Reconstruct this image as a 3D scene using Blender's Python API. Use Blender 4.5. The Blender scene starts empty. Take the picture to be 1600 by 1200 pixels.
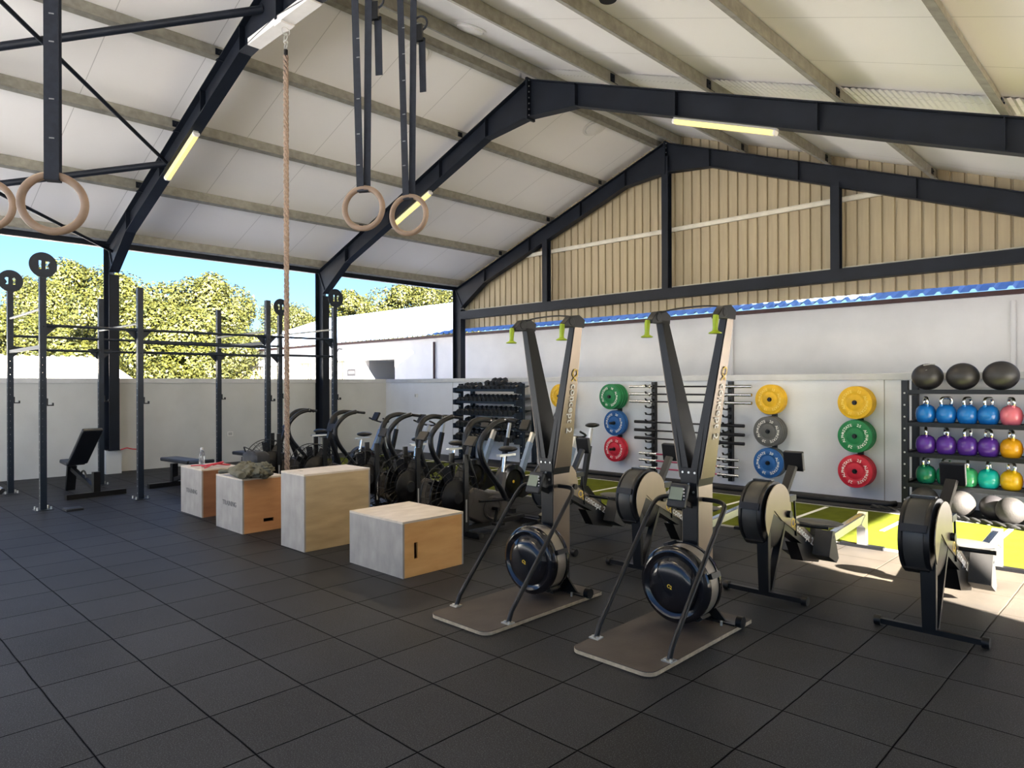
import bpy, math, random
from mathutils import Vector, Matrix, Euler
random.seed(7)
PI = math.pi
scene = bpy.context.scene
COL = scene.collection

# ------------------------------------------------------------------ camera, sky, sun, exposure
cam_d = bpy.data.cameras.new('camera')
cam = bpy.data.objects.new('camera', cam_d)
COL.objects.link(cam)
cam_d.sensor_width = 36.0
cam_d.lens = 36.0 * 1084.0 / 1600.0
cam_d.clip_end = 500
YAW, ROLL = math.radians(44.1), math.radians(-0.18)
cam.location = (0, 0, 1.63)
cam.matrix_world = (Matrix.Translation((0, 0, 1.63)) @ Matrix.Rotation(YAW, 4, 'Z') @
                    Matrix.Rotation(PI/2, 4, 'X') @ Matrix.Rotation(ROLL, 4, 'Z') @ Matrix.Identity(4))
scene.camera = cam

SUN_DIR = Vector((-1.0, 0.35, -0.48)).normalized()
world = bpy.data.worlds.new('sky')
scene.world = world
world.use_nodes = True
wn = world.node_tree
sky = wn.nodes.new('ShaderNodeTexSky')
sky.sky_type = 'NISHITA'
sky.sun_disc = False
sky.sun_elevation = math.asin(-SUN_DIR.z)
sky.sun_rotation = math.atan2(-SUN_DIR.x, -SUN_DIR.y)
sky.air_density = 1.2
sky.dust_density = 0.6
sky.ozone_density = 2.0
tint = wn.nodes.new('ShaderNodeMix'); tint.data_type = 'RGBA'; tint.blend_type = 'MULTIPLY'; tint.inputs[0].default_value = 1.0
tint.inputs[7].default_value = (0.56, 0.84, 1.35, 1)
wn.links.new(sky.outputs[0], tint.inputs[6])
wn.links.new(tint.outputs[2], wn.nodes['Background'].inputs[0])
wn.nodes['Background'].inputs[1].default_value = 0.12

sun_d = bpy.data.lights.new('sun', 'SUN')
sun_d.energy = 52.0
sun_d.angle = math.radians(0.6)
sun_d.color = (1.0, 0.92, 0.82)
sun = bpy.data.objects.new('sun', sun_d)
COL.objects.link(sun)
sun.rotation_euler = SUN_DIR.to_track_quat('-Z', 'Y').to_euler()
sun.location = (20, -8, 12)

scene.view_settings.view_transform = 'Standard'
scene.view_settings.look = 'None'
scene.view_settings.gamma = 1.0
scene.view_settings.use_curve_mapping = False
scene.view_settings.exposure = 0.85

# ------------------------------------------------------------------ materials
def mat(name, col, rough=0.6, metal=0.0, var=0.0, scale=6.0, bump=0.0, bscale=80.0, emit=None, trans=0.0, alpha=1.0, stretch=None, col2=None, spec=None):
    m = bpy.data.materials.new(name)
    m.use_nodes = True
    nt = m.node_tree
    b = nt.nodes['Principled BSDF']
    b.inputs['Base Color'].default_value = (*col, 1)
    b.inputs['Roughness'].default_value = rough
    b.inputs['Metallic'].default_value = metal
    if spec is not None: b.inputs['Specular IOR Level'].default_value = spec
    if trans: b.inputs['Transmission Weight'].default_value = trans
    if alpha < 1: b.inputs['Alpha'].default_value = alpha
    tc = nt.nodes.new('ShaderNodeTexCoord')
    src = tc.outputs['Object']
    if stretch:
        mp = nt.nodes.new('ShaderNodeMapping'); mp.inputs['Scale'].default_value = stretch
        nt.links.new(src, mp.inputs[0]); src = mp.outputs[0]
    if var or col2:
        n = nt.nodes.new('ShaderNodeTexNoise'); n.inputs['Scale'].default_value = scale; n.inputs['Detail'].default_value = 5
        nt.links.new(src, n.inputs[0])
        mx = nt.nodes.new('ShaderNodeMix'); mx.data_type = 'RGBA'
        rp = nt.nodes.new('ShaderNodeMapRange'); rp.inputs[1].default_value = .3; rp.inputs[2].default_value = .7
        nt.links.new(n.outputs[0], rp.inputs[0]); nt.links.new(rp.outputs[0], mx.inputs[0])
        c2 = col2 or tuple(min(1, c*(1+var)) for c in col)
        c1 = col if col2 else tuple(c*(1-var) for c in col)
        mx.inputs[6].default_value = (*c1, 1); mx.inputs[7].default_value = (*c2, 1)
        nt.links.new(mx.outputs[2], b.inputs['Base Color'])
    if bump:
        n2 = nt.nodes.new('ShaderNodeTexNoise'); n2.inputs['Scale'].default_value = bscale; n2.inputs['Detail'].default_value = 4
        nt.links.new(src, n2.inputs[0])
        bp = nt.nodes.new('ShaderNodeBump'); bp.inputs['Strength'].default_value = bump; bp.inputs['Distance'].default_value = .01
        nt.links.new(n2.outputs[0], bp.inputs['Height']); nt.links.new(bp.outputs[0], b.inputs['Normal'])
    if emit:
        b.inputs['Emission Color'].default_value = (*emit[0], 1); b.inputs['Emission Strength'].default_value = emit[1]
    return m

M = {}
M['steel'] = mat('charcoal_painted_steel', (.007, .010, .017), .5, spec=.25, var=.25, scale=3)
M['galv'] = mat('galvanised_steel', (.30, .29, .25), .5, .35, var=.2, scale=9)
M['girt'] = mat('pale_girt', (.60, .57, .48), .5, .1, var=.1)
M['cream'] = mat('cream_plaster', (.55, .56, .55), .8, var=.05, scale=2.2, bump=.15, bscale=60)
M['wallback'] = mat('white_plaster', (.76, .78, .82), .75, var=.05, scale=1.5, bump=.15, bscale=50)
M['coping'] = mat('coping_paint', (.58, .59, .60), .7, var=.05)
M['skirt'] = mat('black_rubber_strip', (.018, .018, .020), .75, var=.3, scale=4)
M['galvroof'] = mat('roof_sheet_sky_tint', (.33, .46, .70), .5, .15, var=.12, scale=1.5)  # blue of the sky reflected in shade is put into this colour
M['roofsun'] = mat('roof_sheet_tan', (.60, .57, .50), .6, .0, var=.1, scale=1.5)
M['fascia'] = mat('maroon_fascia', (.07, .03, .025), .6, var=.2)
M['clad'] = mat('cream_cladding', (.38, .315, .20), .5, .0, var=.07, scale=3, stretch=(8, 8, .6))
M['gwall'] = mat('neighbour_plaster', (.80, .77, .73), .8, var=.06, scale=1.2, bump=.3, bscale=14)
M['white'] = mat('white_paint', (.75, .74, .72), .5, var=.05)
M['dark'] = mat('dark_opening', (.04, .04, .045), .5)
M['tan'] = mat('wood_ring', (.30, .20, .13), .5, var=.2, scale=14, stretch=(1, 1, 1))
M['webbing'] = mat('navy_webbing', (.020, .024, .035), .8, var=.2, scale=40)
M['ropeM'] = mat('manila_rope', (.30, .22, .17), .9, var=.35, scale=60, bump=.5, bscale=200)
M['rig'] = mat('rig_steel', (.008, .015, .028), .42, spec=.35, var=.25, scale=5)
M['chrome'] = mat('chrome', (.75, .75, .74), .18, 1.0)
M['silver'] = mat('satin_aluminium', (.62, .62, .60), .35, .9, var=.08)
M['black'] = mat('black_plastic', (.006, .006, .007), .42, spec=.35, var=.2)
M['gloss'] = mat('gloss_black_plastic', (.008, .008, .010), .15)
M['blackmet'] = mat('black_powder_coat', (.007, .0075, .009), .36, spec=.35, var=.2)
M['greymet'] = mat('warm_grey_aluminium', (.21, .165, .125), .32, .55, var=.06)
M['cage'] = mat('perforated_cage', (.28, .25, .21), .45, .4, var=.1)
M['vinyl'] = mat('black_vinyl', (.010, .013, .020), .38, var=.2, bump=.1)
M['cord'] = mat('black_cord', (.02, .02, .02), .7)
M['lime'] = mat('lime_grip', (.34, .45, .01), .45, var=.1)
M['lcd'] = mat('lcd_screen', (.16, .19, .13), .25)
M['grey'] = mat('grey_plastic', (.35, .35, .34), .5)
M['seatg'] = mat('grey_seat', (.075, .075, .073), .5, var=.15)
M['yellowT'] = mat('yellow_lettering', (.75, .50, .04), .45)
M['whiteT'] = mat('white_lettering', (.85, .83, .78), .5)
M['kneel'] = mat('platform_top', (.050, .040, .036), .6, var=.35, scale=4, bump=.1)
M['plyedge'] = mat('plywood_edge', (.42, .35, .25), .7, var=.2, scale=30)
M['ball'] = mat('black_rubber_ball', (.030, .028, .030), .42, var=.15)
M['ballg'] = mat('grey_slam_ball', (.035, .032, .030), .6, var=.2, bump=.2)
M['leafA'] = mat('leaf_yellow_green', (.050, .052, .0035), .6, var=.35, scale=.6)
M['leafB'] = mat('leaf_green', (.026, .033, .0035), .6, var=.35, scale=.6)
M['bark'] = mat('bark', (.16, .11, .07), .9, var=.3)
M['ground'] = mat('pale_bounce_ground', (.56, .58, .62), .9, var=.08, scale=.5)  # kept pale so the unseen ground bounces light into the hall
M['bounce'] = mat('warm_bounce_surface', (.46, .36, .24), .9, var=.1, scale=.5)  # warm tone chosen for the light it bounces inside
M['olive'] = mat('olive_cloth', (.11, .105, .075), .9, var=.3, scale=12, bump=.4, bscale=40)
M['bag'] = mat('black_nylon_bag', (.018, .020, .026), .7, var=.3, bump=.2)
M['redc'] = mat('red_lead', (.50, .03, .05), .6)
M['bottle'] = mat('clear_bottle', (.75, .8, .85), .08, trans=.85, alpha=.8)
M['glass'] = mat('dark_glass', (.05, .07, .08), .1)
M['paneglint'] = mat('window_yellow_reflection', (.50, .46, .26), .4, var=.25, scale=3)  # yellow reflection in the panes, painted as base colour
M['lamp'] = mat('fluorescent_diffuser', (.5, .42, .15), .4, emit=((1.0, .80, .24), .75))
M['brass'] = mat('brass', (.6, .45, .2), .3, .9)
M['stopper'] = mat('spigot_grey', (.4, .4, .4), .5)
def wood(name, c1, c2, s=(3, 3, 3)):
    m = mat(name, c1, .5, col2=c2, scale=2.2, stretch=s, bump=.05, bscale=30)
    return m
M['plyO'] = wood('orange_birch_ply', (.66, .33, .10), (.80, .46, .17), (1, 1, 5))
M['plyG'] = wood('weathered_birch_ply', (.25, .235, .22), (.36, .335, .31), (4, 4, 2))
M['plyT'] = wood('pale_birch_ply', (.52, .44, .35), (.66, .58, .48), (5, 2, 2))
M['plyR'] = wood('reddish_ply', (.20, .085, .040), (.28, .125, .06), (1, 1, 6))
M['plyM'] = wood('brown_orange_ply', (.40, .185, .075), (.50, .25, .11), (1, 1, 6))
M['plyY'] = wood('tan_ply', (.34, .25, .13), (.48, .36, .20), (1, 1, 5))
def plate_mat(n, c): return mat(n + '_bumper_rubber', c, .55, var=.12, scale=10)
M['p_yel'] = plate_mat('yellow', (.72, .42, .01)); M['p_gre'] = plate_mat('green', (.01, .19, .06))
M['p_red'] = plate_mat('red', (.55, .012, .035)); M['p_blu'] = plate_mat('blue', (.012, .10, .32)); M['p_gry'] = plate_mat('grey', (.10, .10, .10))
def kb(n, c): return mat(n + '_gloss_enamel', c, .18, var=.05)
M['k_blue'] = kb('blue', (.01, .17, .55)); M['k_pink'] = kb('pink', (.72, .17, .22)); M['k_pur'] = kb('purple', (.10, .03, .30)); M['k_org'] = kb('orange', (.78, .36, .01))
M['k_grn'] = kb('green', (.01, .17, .09)); M['k_lgrn'] = kb('light_green', (.06, .42, .16)); M['k_teal'] = kb('teal', (.01, .48, .42)); M['k_ylw'] = kb('yellow', (.85, .48, .01)); M['k_red'] = kb('red', (.62, .08, .04))
M['pinkbar'] = mat('pink_shaft', (.42, .05, .12), .4, .3)
M['blkbar'] = mat('black_bar_shaft', (.02, .02, .025), .3, .6)

def N(nt, typ, **k):
    n = nt.nodes.new(typ)
    for a, b in k.items(): setattr(n, a, b)
    return n
def math_node(nt, op, a, b=None):
    n = nt.nodes.new('ShaderNodeMath'); n.operation = op
    for i, x in enumerate((a, b)):
        if x is None: continue
        if isinstance(x, (int, float)): n.inputs[i].default_value = x
        else: nt.links.new(x, n.inputs[i])
    return n.outputs[0]

def floor_material():
    m = bpy.data.materials.new('rubber_floor_tiles'); m.use_nodes = True
    nt = m.node_tree; b = nt.nodes['Principled BSDF']
    tc = N(nt, 'ShaderNodeTexCoord'); sp = N(nt, 'ShaderNodeSeparateXYZ'); nt.links.new(tc.outputs['Object'], sp.inputs[0])
    cells = []; edges = []
    wob = N(nt, 'ShaderNodeTexNoise'); wob.inputs['Scale'].default_value = 3.0
    nt.links.new(tc.outputs['Object'], wob.inputs[0])
    w = math_node(nt, 'MULTIPLY', math_node(nt, 'SUBTRACT', wob.outputs[0], .5), .012)
    for out, off in ((sp.outputs[0], .06), (sp.outputs[1], .41)):
        q = math_node(nt, 'MULTIPLY', math_node(nt, 'ADD', math_node(nt, 'SUBTRACT', out, off), w), 2.0)
        q = math_node(nt, 'ADD', q, 100.0)
        cells.append(math_node(nt, 'FLOOR', q))
        fr = math_node(nt, 'FRACT', q)
        edges.append(math_node(nt, 'MINIMUM', fr, math_node(nt, 'SUBTRACT', 1.0, fr)))
    e = math_node(nt, 'MINIMUM', edges[0], edges[1])
    seam = N(nt, 'ShaderNodeMapRange'); seam.inputs[1].default_value = .003; seam.inputs[2].default_value = .014
    nt.links.new(e, seam.inputs[0])
    cv = N(nt, 'ShaderNodeCombineXYZ'); nt.links.new(cells[0], cv.inputs[0]); nt.links.new(cells[1], cv.inputs[1])
    wh = N(nt, 'ShaderNodeTexWhiteNoise'); wh.noise_dimensions = '2D'; nt.links.new(cv.outputs[0], wh.inputs['Vector'])
    # grit speckle
    sp1 = N(nt, 'ShaderNodeTexNoise'); sp1.inputs['Scale'].default_value = 170; sp1.inputs['Detail'].default_value = 3
    nt.links.new(tc.outputs['Object'], sp1.inputs[0])
    g1 = N(nt, 'ShaderNodeMapRange'); g1.inputs[1].default_value = .52; g1.inputs[2].default_value = .74; nt.links.new(sp1.outputs[0], g1.inputs[0])
    big = N(nt, 'ShaderNodeTexNoise'); big.inputs['Scale'].default_value = 1.1; big.inputs['Detail'].default_value = 6; big.inputs['Roughness'].default_value = .6
    nt.links.new(tc.outputs['Object'], big.inputs[0])
    g2 = N(nt, 'ShaderNodeMapRange'); g2.inputs[1].default_value = .35; g2.inputs[2].default_value = .65; nt.links.new(big.outputs[0], g2.inputs[0])
    base = N(nt, 'ShaderNodeMix', data_type='RGBA')
    base.inputs[6].default_value = (.006, .0066, .008, 1); base.inputs[7].default_value = (.020, .022, .027, 1)
    nt.links.new(math_node(nt, 'ADD', math_node(nt, 'MULTIPLY', g2.outputs[0], .5), math_node(nt, 'MULTIPLY', wh.outputs[0], .5)), base.inputs[0])
    m2 = N(nt, 'ShaderNodeMix', data_type='RGBA'); nt.links.new(base.outputs[2], m2.inputs[6]); m2.inputs[7].default_value = (.11, .115, .125, 1)
    nt.links.new(math_node(nt, 'MULTIPLY', g1.outputs[0], .75), m2.inputs[0])
    m3 = N(nt, 'ShaderNodeMix', data_type='RGBA'); m3.inputs[6].default_value = (.003, .003, .004, 1); nt.links.new(m2.outputs[2], m3.inputs[7]); nt.links.new(seam.outputs[0], m3.inputs[0])
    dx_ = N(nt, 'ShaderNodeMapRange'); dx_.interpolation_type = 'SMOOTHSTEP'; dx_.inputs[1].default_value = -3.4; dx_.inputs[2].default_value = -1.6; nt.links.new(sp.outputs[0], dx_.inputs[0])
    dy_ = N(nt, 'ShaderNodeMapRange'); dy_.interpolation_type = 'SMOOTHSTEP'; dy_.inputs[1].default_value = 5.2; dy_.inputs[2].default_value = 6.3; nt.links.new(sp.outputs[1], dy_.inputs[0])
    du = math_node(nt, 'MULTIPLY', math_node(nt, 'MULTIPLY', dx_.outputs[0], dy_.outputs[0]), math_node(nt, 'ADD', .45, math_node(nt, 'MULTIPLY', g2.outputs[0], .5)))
    m4 = N(nt, 'ShaderNodeMix', data_type='RGBA'); nt.links.new(du, m4.inputs[0]); nt.links.new(m3.outputs[2], m4.inputs[6]); m4.inputs[7].default_value = (.12, .10, .075, 1)  # warm dusty tone, painted paler here to brighten the sun patch
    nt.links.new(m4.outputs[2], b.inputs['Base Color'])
    b.inputs['Roughness'].default_value = .52; nt.links.new(math_node(nt, 'MULTIPLY', seam.outputs[0], .20), b.inputs['Specular IOR Level'])
    bp = N(nt, 'ShaderNodeBump'); bp.inputs['Strength'].default_value = .5; bp.inputs['Distance'].default_value = .006
    h = math_node(nt, 'ADD', math_node(nt, 'MULTIPLY', sp1.outputs[0], .5), seam.outputs[0])
    nt.links.new(h, bp.inputs['Height']); nt.links.new(bp.outputs[0], b.inputs['Normal'])
    return m
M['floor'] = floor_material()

def seam_material(name, col, period, axis, off=0.0, width=.006, rough=.35, dark=.55):
    m = bpy.data.materials.new(name); m.use_nodes = True
    nt = m.node_tree; b = nt.nodes['Principled BSDF']
    tc = N(nt, 'ShaderNodeTexCoord'); sp = N(nt, 'ShaderNodeSeparateXYZ'); nt.links.new(tc.outputs['Object'], sp.inputs[0])
    q = math_node(nt, 'DIVIDE', math_node(nt, 'ADD', sp.outputs[axis], 100 * period - off), period)
    fr = math_node(nt, 'FRACT', q); e = math_node(nt, 'MINIMUM', fr, math_node(nt, 'SUBTRACT', 1.0, fr))
    mr = N(nt, 'ShaderNodeMapRange'); mr.inputs[1].default_value = width * .3 / period; mr.inputs[2].default_value = width / period
    nt.links.new(e, mr.inputs[0])
    no = N(nt, 'ShaderNodeTexNoise'); no.inputs['Scale'].default_value = .8; nt.links.new(tc.outputs['Object'], no.inputs[0])
    mx0 = N(nt, 'ShaderNodeMix', data_type='RGBA'); mx0.inputs[6].default_value = (*[c * .94 for c in col], 1); mx0.inputs[7].default_value = (*[min(1, c * 1.04) for c in col], 1)
    nt.links.new(no.outputs[0], mx0.inputs[0])
    mx = N(nt, 'ShaderNodeMix', data_type='RGBA'); mx.inputs[6].default_value = (*[c * dark for c in col], 1); nt.links.new(mx0.outputs[2], mx.inputs[7])
    nt.links.new(mr.outputs[0], mx.inputs[0]); nt.links.new(mx.outputs[2], b.inputs['Base Color'])
    b.inputs['Roughness'].default_value = rough
    return m
M['ceil'] = seam_material('insulated_ceiling_panel', (.86, .85, .84), 1.2, 1, off=.35, rough=.4)

def turf_material():
    m = mat('artificial_turf', (.085, .105, .008), .9, col2=(.13, .150, .012), scale=5, spec=.1, bump=.6, bscale=260)
    return m
M['turf'] = turf_material()

# ------------------------------------------------------------------ mesh helpers
class MB:
    def __init__(s): s.v = []; s.f = []; s.m = []; s.sm = []
    def add(s, vs, fs, mi=0, smooth=False):
        o = len(s.v); s.v += [tuple(v) for v in vs]
        for f in fs: s.f.append(tuple(i + o for i in f)); s.m.append(mi); s.sm.append(smooth)
        return s
    def box(s, c, d, R=None, mi=0):
        c = Vector(c); h = Vector(d) / 2; vs = []
        for x in (-1, 1):
            for y in (-1, 1):
                for z in (-1, 1):
                    p = Vector((x*h.x, y*h.y, z*h.z))
                    if R is not None: p = R @ p
                    vs.append(c + p)
        return s.add(vs, [(0, 1, 3, 2), (4, 6, 7, 5), (0, 4, 5, 1), (2, 3, 7, 6), (0, 2, 6, 4), (1, 5, 7, 3)], mi)
    def bb(s, lo, hi, mi=0):
        return s.box([(a + b) / 2 for a, b in zip(lo, hi)], [abs(b - a) for a, b in zip(lo, hi)], mi=mi)
    def beam(s, p0, p1, w, h, mi=0, up=(0, 0, 1)):
        p0, p1 = Vector(p0), Vector(p1); d = (p1 - p0); L = d.length; d.normalize()
        x = d.cross(Vector(up))
        if x.length < 1e-4: x = Vector((1, 0, 0))
        x.normalize(); z = x.cross(d)
        R = Matrix((x, d, z)).transposed()
        return s.box((p0 + p1) / 2, (w, L, h), R, mi)
    def tube(s, pts, r, n=10, mi=0, caps=True, flat=1.0):
        pts = [Vector(p) for p in pts]; rings = []; N_ = len(pts)
        rs = r if isinstance(r, (list, tuple)) else [r] * N_
        t = (pts[1] - pts[0]).normalized(); a = t.orthogonal().normalized()
        if abs(t.z) < .95: a = t.cross(Vector((0, 0, 1))).normalized()
        vs = []
        for i, p in enumerate(pts):
            if i == 0: tt = (pts[1] - pts[0])
            elif i == N_ - 1: tt = (pts[-1] - pts[-2])
            else: tt = (pts[i+1] - pts[i]).normalized() + (pts[i] - pts[i-1]).normalized()
            tt.normalize(); a = (a - tt * a.dot(tt)).normalized(); b = tt.cross(a)
            for k in range(n):
                th = 2 * PI * k / n; vs.append(p + a * math.cos(th) * rs[i] + b * math.sin(th) * rs[i] * flat)
        fs = [(i*n + k, i*n + (k+1) % n, (i+1)*n + (k+1) % n, (i+1)*n + k) for i in range(N_-1) for k in range(n)]
        s.add(vs, fs, mi, True)
        if caps:
            o = len(s.v) - len(vs)
            s.f.append(tuple(o + k for k in range(n))[::-1]); s.m.append(mi); s.sm.append(False)
            s.f.append(tuple(o + (N_-1)*n + k for k in range(n))); s.m.append(mi); s.sm.append(False)
        return s
    def cyl(s, p0, p1, r, r2=None, n=16, mi=0, caps=True):
        return s.tube([p0, p1], [r, r if r2 is None else r2], n, mi, caps)
    def lathe(s, prof, o=(0, 0, 0), axis=(0, 0, 1), n=24, mi=0, smooth=True):
        o = Vector(o); ax = Vector(axis).normalized(); a = ax.orthogonal().normalized(); b = ax.cross(a); vs = []; fs = []
        for r, h in prof:
            for k in range(n):
                th = 2*PI*k/n; vs.append(o + ax*h + a*(r*math.cos(th)) + b*(r*math.sin(th)))
        for i in range(len(prof)-1):
            for k in range(n):
                fs.append((i*n+k, i*n+(k+1) % n, (i+1)*n+(k+1) % n, (i+1)*n+k))
        s.add(vs, fs, mi, smooth)
        return s
    def prism(s, poly, axis, a, b, mi=0):
        n = len(poly); vs = []
        for t in (a, b):
            for p in poly:
                vs.append({'x': (t, p[0], p[1]), 'y': (p[0], t, p[1]), 'z': (p[0], p[1], t)}[axis])
        fs = [tuple(range(n)), tuple(range(2*n-1, n-1, -1))] + [(i, i+n, (i+1) % n + n, (i+1) % n) for i in range(n)]
        return s.add(vs, fs, mi)
    def ell(s, c, r, nu=20, nv=12, mi=0, fn=None):
        if isinstance(r, (int, float)): r = (r, r, r)
        vs = []; fs = []
        for j in range(nv+1):
            ph = PI*j/nv
            for i in range(nu):
                th = 2*PI*i/nu
                d = Vector((math.sin(ph)*math.cos(th), math.sin(ph)*math.sin(th), math.cos(ph)))
                k = fn(d) if fn else 1
                vs.append((c[0]+d.x*r[0]*k, c[1]+d.y*r[1]*k, c[2]+d.z*r[2]*k))
        for j in range(nv):
            for i in range(nu): fs.append((j*nu+i, (j+1)*nu+i, (j+1)*nu+(i+1) % nu, j*nu+(i+1) % nu))
        return s.add(vs, fs, mi, True)
    def ring(s, c, R, r, u, v, n=40, k=10, mi=0, a0=0, a1=2*PI):
        full = abs(a1 - a0 - 2*PI) < 1e-6
        pts = [Vector(c) + Vector(u)*R*math.cos(a0+(a1-a0)*i/n) + Vector(v)*R*math.sin(a0+(a1-a0)*i/n) for i in range(n + (0 if full else 1))]
        if not full: return s.tube(pts, r, k, mi)
        w = Vector(u).cross(Vector(v)).normalized(); vs = []; fs = []
        for i in range(n):
            rad = (pts[i] - Vector(c)).normalized()
            for j in range(k):
                th = 2*PI*j/k; vs.append(pts[i] + rad*r*math.cos(th) + w*r*math.sin(th))
        for i in range(n):
            for j in range(k): fs.append((i*k+j, ((i+1) % n)*k+j, ((i+1) % n)*k+(j+1) % k, i*k+(j+1) % k))
        return s.add(vs, fs, mi, True)
    def text(s, string, o, dx, up, size, mi=0, ext=.002, spacing=1.0, bold=False):
        o, dx, up = Vector(o), Vector(dx).normalized(), Vector(up).normalized(); nrm = dx.cross(up)
        x = 0
        for ch in string:
            g = glyph(ch)
            if g[0]: s.add([o + dx*(x + v[0]*size) + up*(v[1]*size) + nrm*(v[2]*ext) for v in g[0]], g[1], mi)
            x += g[2]*size*spacing
        return x
    def circtext(s, string, c, u, v, R, size, mi=0, ext=.002, start=PI, step=None):
        c, u, v = Vector(c), Vector(u), Vector(v); n = len(string); step = step or 2*PI/n
        for i, ch in enumerate(string):
            g = glyph(ch)
            if not g[0]: continue
            a = start - i*step; rad = u*math.cos(a) + v*math.sin(a); tan = u*math.sin(a) - v*math.cos(a); nrm = u.cross(v)
            s.add([c + rad*R + tan*((p[0]-g[2]/2)*size) + rad*(p[1]*size) + nrm*(p[2]*ext) for p in g[0]], g[1], mi)
    def build(s, name, mats, parent=None, bevel=0, loc=None, rot=None, auto=True):
        me = bpy.data.meshes.new(name)
        me.from_pydata(s.v, [], s.f)
        mats = mats if isinstance(mats, (list, tuple)) else [mats]
        for k in mats: me.materials.append(M[k] if isinstance(k, str) else k)
        me.polygons.foreach_set('material_index', s.m); me.polygons.foreach_set('use_smooth', s.sm)
        me.update(); me.validate()
        if auto and any(s.sm): me.set_sharp_from_angle(angle=math.radians(42))
        ob = bpy.data.objects.new(name, me); COL.objects.link(ob)
        if parent: ob.parent = parent
        if loc: ob.location = loc
        if rot: ob.rotation_euler = rot
        if bevel:
            bv = ob.modifiers.new('bevel', 'BEVEL'); bv.width = bevel; bv.segments = 2; bv.limit_method = 'ANGLE'; bv.angle_limit = math.radians(40)
        return ob

_gl = {}
def glyph(ch):
    if ch in _gl: return _gl[ch]
    if ch == ' ': _gl[ch] = ([], [], .35); return _gl[ch]
    cu = bpy.data.curves.new('glyph', 'FONT'); cu.body = ch; cu.size = 1; cu.extrude = .5; cu.resolution_u = 3; cu.offset = .012
    ob = bpy.data.objects.new('glyph', cu)
    me = bpy.data.meshes.new_from_object(ob)
    vs = [tuple(v.co) for v in me.vertices]; fs = [tuple(p.vertices) for p in me.polygons]
    w = max(v[0] for v in vs) + .07
    bpy.data.objects.remove(ob); bpy.data.curves.remove(cu); bpy.data.meshes.remove(me)
    _gl[ch] = (vs, fs, w); return _gl[ch]

def thing(name, label, cat, loc=(0, 0, 0), rotz=0, group=None):
    o = bpy.data.objects.new(name, None); o.empty_display_size = .1; COL.objects.link(o)
    o.location = loc; o.rotation_euler = (0, 0, rotz); o['label'] = label; o['category'] = cat
    if group: o['group'] = group
    return o
def tag(o, label, cat, group=None, kind=None):
    o['label'] = label; o['category'] = cat
    if group: o['group'] = group
    if kind: o['kind'] = kind
    return o
def struct(name, mb, mats, **k):
    o = mb.build(name, mats, **k); o['kind'] = 'structure'; return o
def dup(root, loc, rotz=None, label=None):
    r = root.copy(); COL.objects.link(r); r.location = loc
    if rotz is not None: r.rotation_euler = (0, 0, rotz)
    if label: r['label'] = label
    for ch in [c for c in bpy.data.objects if c.parent == root]:
        c = ch.copy(); COL.objects.link(c); c.parent = r
        for g in [q for q in bpy.data.objects if q.parent == ch]:
            d = g.copy(); COL.objects.link(d); d.parent = c
    return r
def smooth_path(pts, sub=6):
    P = [Vector(p) for p in pts]; out = []
    for i in range(len(P)-1):
        p0 = P[max(i-1, 0)]; p1 = P[i]; p2 = P[i+1]; p3 = P[min(i+2, len(P)-1)]
        for k in range(sub):
            t = k/sub; out.append(.5*((2*p1)+(p2-p0)*t+(2*p0-5*p1+4*p2-p3)*t*t+(3*p1-p0-3*p2+p3)*t**3))
    out.append(P[-1]); return out

# ------------------------------------------------------------------ building constants
XL, YB, HW = -14.45, 10.35, 1.76
RX, RZ, SL = -7.75, 6.65, .365
XE = 3.0
def zr(x): return RZ - SL*abs(x - RX)          # top of rafters
def zc(x): return zr(x) + .215                  # underside of ceiling panel
Y0, Y1, Y2, Y3 = -.18, 4.07, 8.45, 12.65
YF = -4.6

# ------------------------------------------------------------------ floor, walls, ceiling
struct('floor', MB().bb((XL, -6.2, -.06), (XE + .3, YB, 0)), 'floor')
struct('floor_ground', MB().bb((-90, -50, -.14), (60, 90, -.07)), 'ground')
struct('floor_bounce', MB().bb((XE + .3, 2.0, -.07), (XE + 9, 12.0, -.03)), 'bounce')  # unseen surface added to bounce warm light onto the right ceiling
turf = MB().bb((-13.4, 7.42, 0), (2.4, 9.42, .012)); turf.bb((-13.4, 9.42, 0), (2.4, 9.50, .010), mi=1); turf.bb((-13.4, 7.36, 0), (2.4, 7.42, .010), mi=1)
t = thing('turf_runner', 'long green artificial turf sprint lane along the white back wall', 'turf', (0, 0, 0))
turf.build('turf', ['turf', 'grey'], t)
for i, x in enumerate([-12.4, -11.4, -10.4, -9.4, -8.4, -7.4, -6.4, -5.4, -4.4, -3.38, -2.4, -1.4, -.4]):
    lines = MB(); lines.bb((x, 8.25, .012), (x + .05, 9.36, .0145)); lines.build('lane_line', 'whiteT', t)
lines = MB(); lines.text('5', (-3.62, 8.02, .0125), (1, 0, 0), (0, 1, 0), .32)
lines.build('lane_number', 'whiteT', t)
struct('floor_strip', MB().bb((XL, 9.52, 0), (XE, YB, .02)), 'skirt')

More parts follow.
